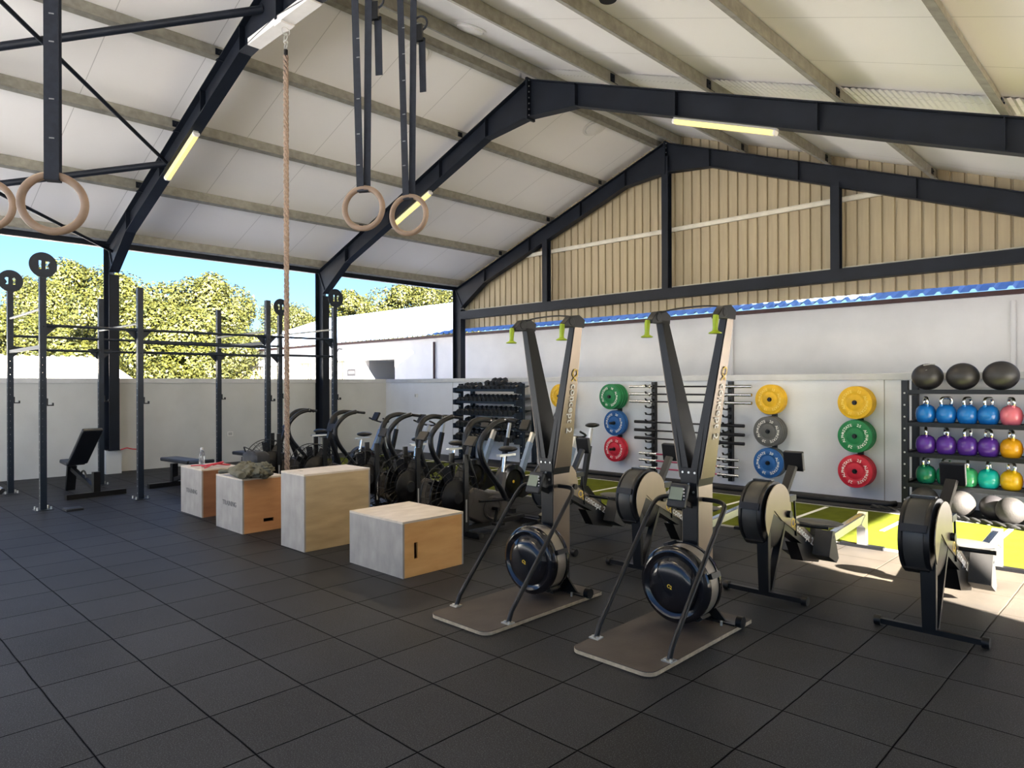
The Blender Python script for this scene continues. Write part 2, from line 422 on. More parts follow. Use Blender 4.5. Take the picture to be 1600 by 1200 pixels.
w = MB(); w.bb((XL - .22, -6.2, 0), (XL, YB + .22, HW - .09)); struct('wall_left', w, 'cream')
w = MB(); w.bb((XL, YB, 0), (XE + .3, YB + .22, HW - .09)); struct('wall_back', w, 'wallback')
w = MB(); w.bb((XL - .25, -6.2, HW - .09), (XL + .025, YB + .25, HW)); struct('trim_1', w, 'coping', bevel=.006)
w = MB(); w.bb((XL + .026, YB - .025, HW - .09), (XE + .3, YB + .25, HW)); struct('trim_2', w, 'coping', bevel=.006)
w = MB(); w.bb((XE + .05, -6.2, 0), (XE + .25, 4.4, zc(XE+.25) + .03)); struct('wall_right_unseen', w, 'cream')
w = MB(); w.bb((XE + .35, YB + .3, -.07), (XE + .55, 14.4, 7.0)); struct('wall_right_unseen', w, 'cream')  # added unseen wall, keeps the sun off the neighbour wall
for i, x in enumerate([-11.9, -2.95, 1.2]):
    struct('trim_%d' % (3 + i), MB().bb((x, YB - .004, 0), (x + .012, YB, HW - .09)), 'skirt' if i == 9 else 'grey')
# pitched ceiling panels
for nm, xa, xb in (('ceiling', XL - .35, RX), ('ceiling', RX, XE + .3)):
    m_ = MB()
    vs = [(x, y, zc(x) + d) for d in (0, .06) for x in (xa, xb) for y in (YF, Y3 + .35)]
    m_.add(vs, [(0, 1, 3, 2), (4, 6, 7, 5), (0, 4, 5, 1), (2, 3, 7, 6), (0, 2, 6, 4), (1, 5, 7, 3)])
    struct(nm, m_, 'ceil')
# eave trim lines outside the opening
g = MB(); g.bb((XL - .40, YF, zc(XL - .35) - .03), (XL - .33, Y3 + .3, zc(XL - .35) + .07)); struct('trim_6', g, 'roofsun')
# corrugated closure strip on the right slope over the second frame
m_ = MB(); n = 300; xa, xb = RX + .15, XE; vs = []; fs = []
for i in range(n+1):
    x = xa + (xb-xa)*i/n; z = zc(x) - .004 - (.014 if i % 2 else 0)
    vs += [(x, Y2 + .02, z), (x, Y2 + .62, z)]
fs = [(2*i, 2*i+1, 2*i+3, 2*i+2) for i in range(n)]
m_.add(vs, fs); m_.add([(v[0], v[1], v[2] + .004) for v in vs], [f[::-1] for f in fs]); struct('trim_7', m_, 'ceil')

# ------------------------------------------------------------------ gable cladding (ribbed sheet)
m_ = MB(); pts = []; x = XL - .2; zb = 3.165
while x < XE:
    pts += [(x, 0), (x + .155, 0), (x + .165, .035), (x + .19, .035)]; x += .20
vs = []
for px, py in pts: vs += [(px, Y3 + .2 + py, zb), (px, Y3 + .2 + py, max(zb + .01, zc(px)))]
fs = [(2*i, 2*i+1, 2*i+3, 2*i+2) for i in range(len(pts)-1)]
nv = len(vs); m_.add(vs + [(v[0], v[1] + .003, v[2]) for v in vs], fs + [tuple(nv + k for k in f[::-1]) for f in fs])
struct('wall_gable', m_, 'clad')

# ------------------------------------------------------------------ steel portal frames
def flange_strip(mb, pts, y, wdt, th):
    for (x0, z0), (x1, z1) in zip(pts, pts[1:]):
        mb.add([(x, y + s*wdt/2, z + d) for (x, z) in ((x0, z0), (x1, z1)) for s in (-1, 1) for d in (-th, 0)],
               [(0, 1, 3, 2), (4, 6, 7, 5), (0, 4, 5, 1), (2, 3, 7, 6), (0, 2, 6, 4), (1, 5, 7, 3)])
def rafter(side, y, parent, haunch=True):
    D = .36
    if side < 0: top = [(-14.3, zr(-14.3)), (RX, RZ)]; bot = [(-14.12, zr(-14.12) - .62), (-13.2, zr(-13.2) - D), (RX - 1.0, zr(RX-1) - D), (RX, RZ - .63)]
    else: top = [(RX, RZ), (XE, zr(XE))]; bot = [(RX, RZ - .63), (RX + 1.0, zr(RX+1) - D), (XE - .8, zr(XE-.8) - D), (XE - .15, zr(XE-.15) - .55)]
    mb = MB(); poly = top + bot[::-1]
    mb.prism(poly, 'y', y - .006, y + .006)
    flange_strip(mb, top, y, .17, .014); flange_strip(mb, [(a, b + .012) for a, b in bot], y, .17, .014)
    if side < 0: st = [-13.2, -11.6, -10.0, -8.75]
    else: st = [-6.75, -5.0, -3.1, -1.28, .4]
    for x in st: mb.bb((x - .005, y - .08, zr(x) - D + .01), (x + .005, y + .08, zr(x) - .01))
    return mb.build('rafter', 'steel', parent)
FR = {}
for idx, (y, lab) in enumerate(((Y0, 'charcoal steel portal frame nearest the camera, where the roof brace tubes end'), (Y1, 'charcoal steel portal frame carrying the white rope bracket at its ridge'),
                                (Y2, 'charcoal steel portal frame crossing mid roof with two lit tube lights'), (Y3, 'charcoal steel portal frame against the ribbed gable cladding'))):
    t = thing('portal_frame', lab, 'steel frame', (0, 0, 0)); FR[idx] = t
    rafter(-1, y, t); rafter(1, y, t)
    c = MB(); zb = .44 if idx < 3 else -.07; xo = -14.44 if idx < 3 else -14.44
    zt = zr(-14.3) - .02
    for xx in (xo, -14.13): c.bb((xx, y - .085, zb), (xx + .016, y + .085, zt - (.58 if xx > -14.3 else 0)))
    c.bb((xo, y - .005, zb), (-14.12, y + .005, zt))
    if idx < 3: c.bb((-14.445, y - .10, zb - .012), (-14.10, y + .10, zb))
    c.beam((-14.13, y - .02, 3.72), (-14.40, y - .02, zt - .03), .01, .05)
    c.build('column', 'steel', t)
    a = MB(); a.bb((RX - .02, y - .10, RZ - .67), (RX + .02, y + .10, RZ + .02))
    a.build('apex_plate', 'steel', t)
    if idx >= 2:
        for k in range(7):
            for s in (-.06, .06): bo = MB(); bo.cyl((RX - .035, y + s, RZ - .60 + k*.095), (RX + .035, y + s, RZ - .60 + k*.095), .011, n=6); bo.build('apex_bolt', 'silver', t)
    if idx >= 1:
        for x in (-12.62, -10.99, -9.44, -6.06, -4.51, -2.88, -1.31, .26):
            cl = MB(); cl.bb((x + .004, y - .10, zr(x)), (x + .014, y - .0, zr(x) + .17)); cl.bb((x + .004, y - .10, zr(x)), (x + .07, y + .0, zr(x) + .012)); cl.build('purlin_cleat', 'steel', t)
            for zz_ in (.05, .12): cl = MB(); cl.cyl((x + .014, y - .05, zr(x) + zz_), (x + .03, y - .05, zr(x) + zz_), .012, n=6); cl.build('cleat_bolt', 'steel', t)
    if idx < 3:
        p = MB(); p.bb((XL, y - .13, 0), (-14.16, y + .13, .43)); p.build('plinth', 'cream', t)
    if idx == 2:
        d = MB(); d.cyl((-14.3, y + .06, .02), (-14.3, y + .06, .43), .03, n=10); d.bb((-14.19, y+.02, .0), (-14.1, y+.1, .43)); d.build('drain_pipe', 'steel', t)
    if idx == 3:
        for x, zt2 in ((-11.08, 0), (RX, 0), (-4.36, 0), (-.9, 0)):
            q = MB(); q.bb((x - .075, y - .08, 3.60), (x + .075, y - .068, zr(x) - .3)); q.bb((x - .075, y + .06, 3.60), (x + .075, y + .072, zr(x) - .3)); q.bb((x - .004, y - .07, 3.6), (x + .004, y + .07, zr(x) - .3)); q.build('gable_post', 'steel', t)
        q = MB(); q.bb((-14.1, y - .10, 3.40), (XE, y - .09, 3.60)); q.bb((-14.1, y - .10, 3.59), (XE, y + .10, 3.605)); q.bb((-14.1, y - .10, 3.395), (XE, y + .10, 3.41)); q.build('tie_beam', 'steel', t)
for i, z in enumerate((3.625, 4.80)):
    q = MB(); x0 = -14.0 if i == 0 else RX - (RZ - z - .35)/SL; x1 = XE if i == 0 else RX + (RZ - z - .35)/SL
    q.bb((x0, Y3 + .10, z), (x1, Y3 + .16, z + (.03 if i == 0 else .08))); q.bb((x0, Y3+.07, z+ (.02 if i == 0 else .07)), (x1, Y3+.10, z + (.03 if i == 0 else .08)))
    tag(q.build('sheeting_rail', 'girt'), ['thin pale rail lying on the dark gable tie beam', 'pale galvanised rail crossing the gable cladding above the tie beam'][i], 'rail')

# purlins
PX = [(-14.25, 'lowest purlin at the left eave'), (-12.62, 'second purlin up from the left eave'), (-10.99, 'third purlin up from the left eave'), (-9.44, 'fourth purlin up from the left eave'),
      (-7.98, 'ridge purlin on the left slope'), (-7.52, 'ridge purlin on the right slope'), (-6.06, 'first purlin right of the ridge'), (-4.51, 'second purlin right of the ridge'), (-2.88, 'third purlin right of the ridge'),
      (-1.31, 'fourth purlin right of the ridge'), (.26, 'fifth purlin right of the ridge'), (1.8, 'sixth purlin right of the ridge')]
for x, l in PX:
    q = MB(); z = zr(x); s = -1 if x < RX else 1; a = -SL*s
    def pz(xx): return z + (xx - x)*a
    H = .20
    q.prism([(x-.002, z+.001), (x+.002, z+.001), (x+.002, z+H), (x-.002, z+H)], 'y', YF, Y3 + .2)
    for dz in (0.001, H): q.prism([(x - (.075 if dz > .1 else 0), pz(x - (.075 if dz > .1 else 0)) + dz), (x + (.075 if dz < .1 else 0), pz(x + (.075 if dz < .1 else 0)) + dz), (x + (.075 if dz < .1 else 0), pz(x + (.075 if dz < .1 else 0)) + dz + .004), (x - (.075 if dz > .1 else 0), pz(x - (.075 if dz > .1 else 0)) + dz + .004)], 'y', YF, Y3 + .2)
    q.prism([(x+.071, pz(x+.075)), (x+.075, pz(x+.075)), (x+.075, pz(x+.075)+.025), (x+.071, pz(x+.075)+.025)], 'y', YF, Y3+.2)
    tag(q.build('roof_purlin', 'galv'), 'galvanised roof %s' % l, 'purlin', 'roof purlins')
# eave beam on the left
q = MB(); q.bb((XL + .0, YF, 4.20), (XL + .06, Y3 + .1, 4.38)); tag(q.build('eave_beam', 'steel'), 'dark steel eave beam above the open left side', 'beam')

# roof bracing between the first two frames
for (p0, p1, r, l) in (((-11.5, Y1, 5.12), (-14.25, Y0, 4.10), .05, 'tube brace falling from rafter mid to the near left eave'), ((-8.25, Y1, 6.32), (-11.5, Y0, 5.12), .05, 'upper tube brace crossing the top left corner of the roof'),
                       ((-11.45, Y1, 5.1), (-7.9, Y0, 6.42), .028, 'thin diagonal brace rod running behind the hanging ring straps'), ((-14.2, Y1, 4.10), (-11.5, Y0, 5.14), .028, 'thin diagonal brace rod above the open left side')):
    q = MB(); q.cyl(p0, p1, r, n=10); tag(q.build('roof_brace', 'steel'), 'dark ' + l, 'brace')

# ceiling lights
def tube_light(x0, x1, y, lab, power):
    zz = lambda x: zr(x) - .36
    ang = math.atan2(zz(x1) - zz(x0), x1 - x0); L = math.hypot(x1-x0, zz(x1)-zz(x0))
    t = thing('tube_light', lab, 'light', ((x0+x1)/2, y, (zz(x0)+zz(x1))/2), 0, 'lit tube lights under the rafters'); t.rotation_euler = (0, -ang, 0)
    h = MB(); h.bb((-L/2, -.035, -.03), (L/2, .035, -.002)); h.build('housing', 'grey', t)
    d = MB(); pr = [(-.045, -.03), (-.045, -.065), (-.025, -.085), (.025, -.085), (.045, -.065), (.045, -.03)]
    d.prism(pr, 'x', -L/2 + .03, L/2 - .03); d.build('diffuser', 'lamp', t)
    for s in (-1, 1):
        e = MB(); e.prism([(a*1.08, b) for a, b in pr], 'x', s*(L/2-.03), s*(L/2)); e.build('end_cap', 'white', t)
    ld = bpy.data.lights.new('tube_glow', 'AREA'); ld.shape = 'RECTANGLE'; ld.size = L*.9; ld.size_y = .08; ld.energy = power; ld.color = (1, .80, .50)
    lo = bpy.data.objects.new('tube_glow', ld); COL.objects.link(lo); lo.parent = t; lo.location = (0, 0, -.095)
tube_light(-11.50, -10.35, Y1, 'lit tube light under the rafter at the upper left', 26)
tube_light(-11.50, -10.35, Y2, 'lit tube light seen through the right hanging ring', 26)
tube_light(-5.04, -3.60, Y2, 'long lit tube light under the right slope rafter', 30)
tube_light(-5.04, -3.60, Y1, 'added unseen tube light under the right slope rafter nearer the camera', 30)  # from here on: out-of-view lamps added to brighten the interior
tube_light(-5.04, -3.60, Y0, 'added unseen tube light under the right slope of the nearest frame', 30)
tube_light(-11.50, -10.35, Y0, 'added unseen tube light under the left slope of the nearest frame', 30)

# round ventilator recesses in the ceiling
for (x, y, l) in ((-8.34, 6.54, 'round white roof vent behind the right hanging ring strap'), (-7.28, 6.68, 'round white roof vent beside the ridge at top centre'), (-8.30, 10.92, 'round white roof vent near the gable ridge')):
    s = 1 if x < RX else -1; ang = -math.atan(SL)*s
    t = thing('roof_vent', l, 'vent', (x, y, zc(x) - .002)); t.rotation_euler = (0, ang, 0)
    f = MB(); f.lathe([(.24, .0), (.25, -.012), (.20, -.016), (.195, 0)], n=32); f.build('flange', 'white', t)
    f = MB(); f.lathe([(.193, -.002), (.185, -.035), (.10, -.055), (.0001, -.06)], n=32); f.build('dome', 'white', t)

# white rope bracket and climbing rope
q = MB(); q.bb((-8.50, Y1 - .085, 5.93), (-7.0, Y1 + .085, 6.015)); q.bb((RX-.05, Y1-.085, 5.91), (RX+.12, Y1+.085, 5.93))
tag(q.build('rope_bracket', 'white'), 'white steel beam under the frame ridge holding the climbing rope', 'bracket')
t = thing('climbing_rope', 'long brown climbing rope hanging from the white roof beam to the floor', 'rope', (-7.68, Y1, 0))
r = MB(); n = 420
for s in range(3):
    r.tube([(.016*math.cos(i*.42 + s*2*PI/3), .016*math.sin(i*.42 + s*2*PI/3), 5.55 - i*(5.50/n)) for i in range(n+1)], .017, 6)
r.build('rope', 'ropeM', t)
r = MB(); r.cyl((0, 0, 5.34), (0, 0, 5.62), .024, n=12); r.build('sleeve', 'black', t)
r = MB(); r.ring((0, 0, 5.66), .03, .006, (1, 0, 0), (0, 0, 1), 20, 8); r.ring((0, 0, 5.71), .025, .006, (0, 1, 0), (0, 0, 1), 20, 8); r.ring((0, 0, 5.77), .04, .006, (1, 0, 0), (0, 0, 1), 20, 8); r.ring((0, 0, 5.84), .05, .005, (0, 1, 0), (0, 0, 1), 20, 8); r.build('shackle', 'silver', t)

# speaker-like black cylinder hanging at the top edge
t = thing('pendant_spotlight', 'black cylindrical fitting hanging at the top edge of the view', 'fitting', (-2.40, 3.29, 3.86))
q = MB(); q.lathe([(.0001, -.0), (.05, .0), (.058, .015), (.058, .22), (.02, .24), (.0001, .24)], n=24); q.build('body', 'black', t)
q = MB(); q.cyl((0, 0, .24), (0, 0, zc(-2.4) - 3.86), .012, n=8); q.build('stem', 'black', t)

# gymnastic rings
def rings(loc, rz, lab, twin):
    t = thing('gymnastic_ring', lab, 'gym ring', loc, rz, 'wooden gym rings on dark straps')
    q = MB(); q.ring((0, 0, 0), .103, .0145, (1, 0, 0), (0, 0, 1), 56, 14); q.build('ring', 'tan', t)
    top = zc(loc[0]) - loc[2]
    q = MB()
    if twin == 0:
        q.bb((-.024, -.020, .085), (.024, -.017, top)); q.bb((-.024, .017, .085), (.024, .020, top)); q.bb((-.024, -.02, .082), (.024, .02, .087))
        q.bb((.005, .022, .95), (.04, .026, 1.8))
    else:
        for sx, tx in ((-.013, -.075), (.013, .04)):
            n = 30
            for i in range(n):
                a = i/n; b = (i+1)/n; sp = lambda u: sx + (tx - sx)*min(1, u*1.1)
                x0, x1 = sp(a), sp(b); z0, z1 = .088 + (top-.088)*a, .088 + (top-.088)*b
                wd = .019
                yy = -.012 if sx < 0 else .012
                q.add([(x0-wd, yy, z0), (x0+wd, yy, z0), (x1+wd, yy, z1), (x1-wd, yy, z1), (x0-wd, yy+.003, z0), (x0+wd, yy+.003, z0), (x1+wd, yy+.003, z1), (x1-wd, yy+.003, z1)],
                      [(0, 1, 2, 3), (7, 6, 5, 4), (0, 4, 5, 1), (1, 5, 6, 2), (3, 2, 6, 7), (0, 3, 7, 4)])
        q.bb((-.03, -.014, .084), (.03, .017, .090))
    q.build('strap', 'webbing', t)
    q = MB()
    if twin:
        bz = {1: .97, 2: .97}[twin]
        q.bb((.03, .014, bz), (.075, .035, bz + .09)); q.build('buckle', 'blackmet', t)
        q = MB(); q.prism([(.045, bz + .04), (.085, bz + .02), (.09, bz - .28), (.052, bz - .28)], 'y', .036, .040); q.ring((.06, .03, bz+.10), .04, .006, (1, 0, 0), (0, 0, 1), 16, 6); q.build('strap_tail', 'webbing', t)
    q = MB()
    for k in range(12):
        z = .25 + k*.16 + random.uniform(-.05, .05)
        if z < top: q.bb((-.006 + (0 if not twin else -.02 - .0*k), -.0235, z), (.010 + (0 if not twin else -.02), -.021, z + .004))
    q.build('strap_marks', 'grey', t)
rings((-2.99, .66, 2.30), math.radians(62), 'large wooden gym ring at the far left on a single doubled strap', 0)
rings((-3.75, .575, 2.42), math.radians(62), 'wooden gym ring cut off by the left edge of the view', 0)
rings((-3.01, 2.02, 2.53), math.radians(32), 'left ring of the wooden pair hanging at top centre', 1)
rings((-3.09, 2.37, 2.57), math.radians(28), 'right ring of the wooden pair hanging in front of the tube light', 2)

# ------------------------------------------------------------------ neighbouring building
YN = 14.2
t = thing('neighbour_building', 'long low white plastered building with sheet metal roof beyond the half wall', 'building', (0, 0, 0))
def wall_holes(mb, x0, x1, z0, z1, y, th, holes, mi=0):
    xs = sorted({x0, x1, *[h[0] for h in holes], *[h[1] for h in holes]}); zs = sorted({z0, z1, *[h[2] for h in holes], *[h[3] for h in holes]})
    for a, b in zip(xs, xs[1:]):
        for c, d in zip(zs, zs[1:]):
            mx, mz = (a+b)/2, (c+d)/2
            if any(h[0] < mx < h[1] and h[2] < mz < h[3] for h in holes): continue
            mb.bb((a, y, c), (b, y + th, d), mi)
wh = [(-21.2, -19.32, -.1, 2.50), (-25.75, -24.80, 1.0, 2.50), (-23.11, -22.40, 1.0, 2.52), (-29.9, -28.9, 1.0, 2.45), (-28.3, -27.4, 1.0, 2.45)]
m_ = MB(); wall_holes(m_, -32.0, 6.0, -.1, 3.10, YN, .25, wh); m_.build('wall', 'gwall', t)
m_ = MB(); m_.bb((-21.2, YN + 1.6, -.1), (-19.2, YN + 1.7, 2.5)); m_.bb((-21.2, YN + .26, 2.50), (-19.3, YN + 1.7, 2.55)); m_.bb((-19.3, YN + .26, -.1), (-19.2, YN + 1.7, 2.5)); m_.bb((-21.3, YN + .26, -.1), (-21.2, YN + 1.7, 2.5)); m_.build('porch', 'grey', t)
m_ = MB(); m_.bb((-20.72, YN + 1.54, -.05), (-19.35, YN + 1.58, 2.24)); m_.build('porch_door', 'glass', t)
for (a, b, c, d) in wh[1:]:
    f = MB(); f.bb((a, YN + .12, c), (b, YN + .15, d)); wdw = f.build('window', 'paneglint', t)
    f = MB()
    for k in range(5): x = a + (b-a)*k/4; f.bb((x-.012, YN + .04, c), (x+.012, YN + .06, d))
    for k in range(5): z = c + (d-c)*k/4; f.bb((a, YN + .04, z-.012), (b, YN + .06, z+.012))
    f.build('window_grille', 'grey', wdw)
def rib_roof(xa, xb, ya, yb, za, zb, rib, h):
    m_ = MB(); pts = []; x = xa
    while x < xb:
        pts += [(x, 0), (x + rib*.55, 0), (x + rib*.68, h), (x + rib*.87, h)]; x += rib
    vs = []
    for px, pz in pts: vs += [(px, ya, za + pz), (px, yb, zb + pz)]
    fs = [(2*i, 2*i+1, 2*i+3, 2*i+2) for i in range(len(pts)-1)]
    nv = len(vs); m_.add([(v[0], v[1], v[2] + .004) for v in vs], [f[::-1] for f in fs]); m_.add(vs, fs); return m_
rib_roof(-32.4, 6.2, YN - .35, YN + 5, 3.165, 5.02, .26, .05).build('roof', 'galvroof', t)
m_ = MB(); m_.bb((-32.2, YN - .25, 3.085), (6, YN - .21, 3.165)); m_.build('fascia', 'fascia', t)
m_ = MB(); m_.bb((-32, YN + .25, 3.1), (6, YN + 9, 3.16)); m_.build('ceiling_slab', 'gwall', t)
m_ = MB(); m_.cyl((-17.17, YN - .05, -.05), (-17.17, YN - .05, 2.98), .035, n=10); m_.build('downpipe', 'fascia', t)
m_ = MB(); m_.cyl((-7.06, YN - .04, -.05), (-7.06, YN - .04, 3.0), .03, n=10); m_.build('downpipe', 'gwall', t)
m_ = MB(); m_.cyl((-2.05, YN - .04, -.05), (-2.05, YN - .04, 3.0), .04, n=10); m_.build('downpipe', 'gwall', t)
q = MB(); q.bb((-22.20, YN - .03, 1.95), (-21.68, YN - .005, 2.20)); q.bb((-22.12, YN - .034, 2.03), (-21.76, YN - .03, 2.11), mi=1)
tag(q.build('wall_plaque', ['dark', 'whiteT']), 'small dark plaque between window and porch on the sunlit neighbour wall', 'plaque')
t = thing('gooseneck_lamp', 'black arm lamp sticking out above the neighbour porch', 'lamp', (-22.6, YN, 2.95))
q = MB(); q.tube([(0, -.02, 0), (.25, -.3, 0), (.6, -.65, -.25), (.85, -.8, -.32)], .022, 8); q.build('arm', 'blackmet', t)
q = MB(); q.lathe([(.10, 0), (.07, .18), (.03, .24), (.0001, .25)], (.88, -.82, -.52), (0, 0, 1), 16); q.build('lamp_shade', 'blackmet', t)
# low shed far left, behind the half wall
t = thing('shed', 'low shed with pale ribbed roof beyond the wall at the far left', 'shed', (0, 0, 0))
m_ = MB(); pts = []; y = -6
while y < 8.1: pts += [(y, 0), (y+.16, 0), (y+.2, .05), (y+.27, .05)]; y += .31
vs = []
for py, pz in pts: vs += [(-26.2, py, 1.75 + pz), (-30.2, py, 2.70 + pz)]
fs = [(2*i, 2*i+1, 2*i+3, 2*i+2) for i in range(len(pts)-1)]; nv = len(vs)
m_.add(vs, [f[::-1] for f in fs]); m_.add([(v[0], v[1], v[2] - .02) for v in vs], fs); m_.build('roof', 'roofsun', t)
m_ = MB(); m_.bb((-34, -6, -.07), (-26.6, 7.9, 1.72)); m_.build('wall', 'gwall', t)

# ------------------------------------------------------------------ trees beyond the wall
def crown_mesh(seed, n, leaf):
    rnd = random.Random(seed); mb = MB()
    blobs = []
    for i in range(16):
        a = rnd.uniform(0, 2*PI); h = rnd.uniform(-.55, .8); rr = rnd.uniform(.15, .72)*math.sqrt(max(.1, 1 - h*h))
        blobs.append((Vector((rr*math.cos(a), rr*math.sin(a), h)), rnd.uniform(.22, .40)))
    for i in range(n):
        c, r = blobs[rnd.randrange(16)]
        d = Vector((rnd.gauss(0, 1), rnd.gauss(0, 1), rnd.gauss(0, 1))).normalized()
        p = c + d*r*(rnd.uniform(.55, 1.08) ** .6)
        nrm = (d + Vector((rnd.gauss(0, .5), rnd.gauss(0, .5), rnd.gauss(0, .5) + .3))).normalized()
        u = nrm.orthogonal().normalized(); u = Matrix.Rotation(rnd.uniform(0, 2*PI), 3, nrm) @ u; v = nrm.cross(u); s = leaf*rnd.uniform(.6, 1.4)
        mb.add([p - u*s*.5, p + v*s*.32, p + u*s*.6, p - v*s*.32], [(0, 1, 2, 3)], 0 if rnd.random() < .7 else 1)
    return mb
CR = []
for sd in (1, 2, 3):
    mb = crown_mesh(sd, 26000, .042)
    ob = mb.build('crown', ['leafA', 'leafB'], None, auto=False); CR.append(ob.data); bpy.data.objects.remove(ob)
def px_dir(px): 
    a = YAW; r = (px - 800)/1084
    return Vector((-math.sin(a) + r*math.cos(a), math.cos(a) + r*math.sin(a)))
trees = [(-35, 44, 6.6, 3.9, 0, 'bushy sunlit tree at the far left edge behind the first rig discs'), (70, 40, 7.6, 3.4, 1, 'tall light green tree between the two leftmost rig discs and the steel column'), (150, 46, 9.4, 4.3, 2, 'tallest sunlit tree right behind the left steel column'),
         (245, 38, 7.6, 4.3, 0, 'broad yellow green tree right of the left steel column'), (330, 40, 7.6, 3.6, 1, 'rounded yellow green tree left of the rig post nearest the rope'), (200, 30, 4.6, 3.4, 2, 'low bushy tree in front of the taller left trees'), (30, 32, 3.6, 3.0, 2, 'low sunlit bush over the far left shed roof'),
         (290, 31, 4.9, 3.2, 1, 'low bushy tree just left of the white building end'), (115, 33, 4.4, 2.8, 0, 'low bright bush behind the shed roof end'),
         (435, 58, 8.2, 3.6, 2, 'distant tree seen left of the middle steel column'), (350, 30, 3.9, 2.4, 2, 'small bush touching the white building end'),
         (570, 42, 7.2, 3.2, 0, 'sunlit tree behind the neighbour roof right of the middle column'), (640, 44, 8.0, 3.6, 1, 'broad sunlit tree behind the middle of the neighbour roof'), (705, 40, 7.2, 2.9, 2, 'tree partly hidden by the corner column of the gable'), (495, 60, 7.6, 3.4, 1, 'hazy distant tree behind the middle steel column')]
for px, dep, top, r, k, lab in trees:
    d = px_dir(px)*dep
    t = thing('broadleaf_tree', lab, 'tree', (d.x, d.y, -.07), px*.37, 'trees beyond the walls')
    h = top - r*.85
    c = bpy.data.objects.new('crown', CR[k]); COL.objects.link(c); c.parent = t; c.location = (0, 0, max(h, r*.75)); c.scale = (r, r, r*.92)
    q = MB(); q.tube([(0, 0, 0), (.1, 0, h*.5), (0, .1, h)], [.22, .17, .1], 8); q.tube([(0, 0, h*.5), (r*.3, r*.2, h + .2)], [.1, .05], 6); q.tube([(0, 0, h*.55), (-r*.3, -r*.1, h + .3)], [.1, .05], 6); q.build('trunk', 'bark', t)

# ------------------------------------------------------------------ training rig
def post_mesh(h, s=.075, hole=.0095):
    mb = MB(); k = s/2; st = .05; n = int((h - .1)/.10)
    # two solid faces, two perforated faces (holes every 10 cm)
    zz = 0
    for sx in (-1, 1):
        mb.add([(-k, sx*k, 0), (k, sx*k, 0), (k, sx*k, h), (-k, sx*k, h)], [(0, 1, 2, 3) if sx < 0 else (3, 2, 1, 0)])
    for sx in (-1, 1):
        X = sx*k; z0 = 0
        for i in range(n):
            zc_ = .08 + i*.10; a, b = zc_ - .03, zc_ + .03
            mb.add([(X, -k, z0), (X, k, z0), (X, k, a), (X, -k, a)], [(0, 1, 2, 3)])
            ring = [(X, hole*math.cos(PI/4*j + PI/8), zc_ + hole*math.sin(PI/4*j + PI/8)) for j in range(8)]
            sq = [(X, k, a), (X, k, b), (X, -k, b), (X, -k, a)]
            vs = ring + sq
            # corners order: ring idx 0,1 right/up ...
            mb.add(vs, [(0, 9, 1), (1, 9, 2), (2, 9, 10, 3)[:4], (3, 10, 4), (4, 10, 5), (5, 10, 11, 6), (6, 11, 7), (7, 11, 8, 0), (0, 8, 9)])
            z0 = b
        mb.add([(X, -k, z0), (X, k, z0), (X, k, h), (X, -k, h)], [(0, 1, 2, 3)])
    mb.add([(-k, -k, h), (k, -k, h), (k, k, h), (-k, k, h)], [(0, 1, 2, 3)])
    # centre stripe of inner dark holes on the other faces
    for sx in (-1, 1):
        for i in range(n):
            z = .08 + i*.10; mb.cyl((0, sx*k, z), (0, sx*(k + .0012), z), hole, n=8, mi=1)
    return mb
t = thing('training_rig', 'large dark steel pull-up rig with round number discs at the left side', 'rig', (0, 0, 0))
PA, PB = -10.75, -12.73
posts = [(PA, 2.25, 3.04, 1), (PB, 2.25, 3.04, 2), (PB, 3.47, 3.04, 0), (PA, 3.43, 3.02, 0), (PB, 5.40, 3.00, 0), (PA, 5.36, 3.00, 0), (PB, 6.60, 2.98, 2), (PA, 6.60, 2.98, 1)]
pm0 = post_mesh(3.02).build('post', ['rig', 'grey'], None, auto=False); pmd = pm0.data; bpy.data.objects.remove(pm0)
def num_disc(parent, x, y, z, kind):
    cu = bpy.data.curves.new('disc', 'CURVE'); cu.dimensions = '2D'; cu.fill_mode = 'BOTH'; cu.extrude = .004
    def poly(pts):
        s = cu.splines.new('POLY'); s.points.add(len(pts)-1)
        for p, q_ in zip(s.points, pts): p.co = (q_[0], q_[1], 0, 1)
        s.use_cyclic_u = True
    poly([(.165*math.cos(2*PI*i/40), .165*math.sin(2*PI*i/40)) for i in range(40)])
    bar = [(-.052, -.055), (-.022, -.055), (-.022, .055), (-.052, .055)]
    br = [(.028, -.052), (.075, -.052), (.058, -.025), (.052, -.006), (.058, .012), (.078, .04), (.078, .052), (.028, .052)]
    two = [(-.078, .03), (-.060, .052), (-.030, .052), (-.030, -.052), (-.068, -.052), (-.045, -.02), (-.06, .01)]
    bb2 = [(.03, -.05), (.062, -.05), (.058, -.012), (.068, .02), (.05, .055), (.034, .05), (.02, .03), (.036, .0)]
    if kind == 1: poly(bar); poly(br)
    else: poly(two); poly(bb2)
    ob = bpy.data.objects.new('disc', cu); me = bpy.data.meshes.new_from_object(ob); bpy.data.objects.remove(ob)
    me.materials.clear(); me.materials.append(M['rig'])
    o = bpy.data.objects.new('number_disc', me); COL.objects.link(o); o.parent = parent
    o.location = (x, y, z); o.rotation_euler = (PI/2, 0, PI/2 + .15)
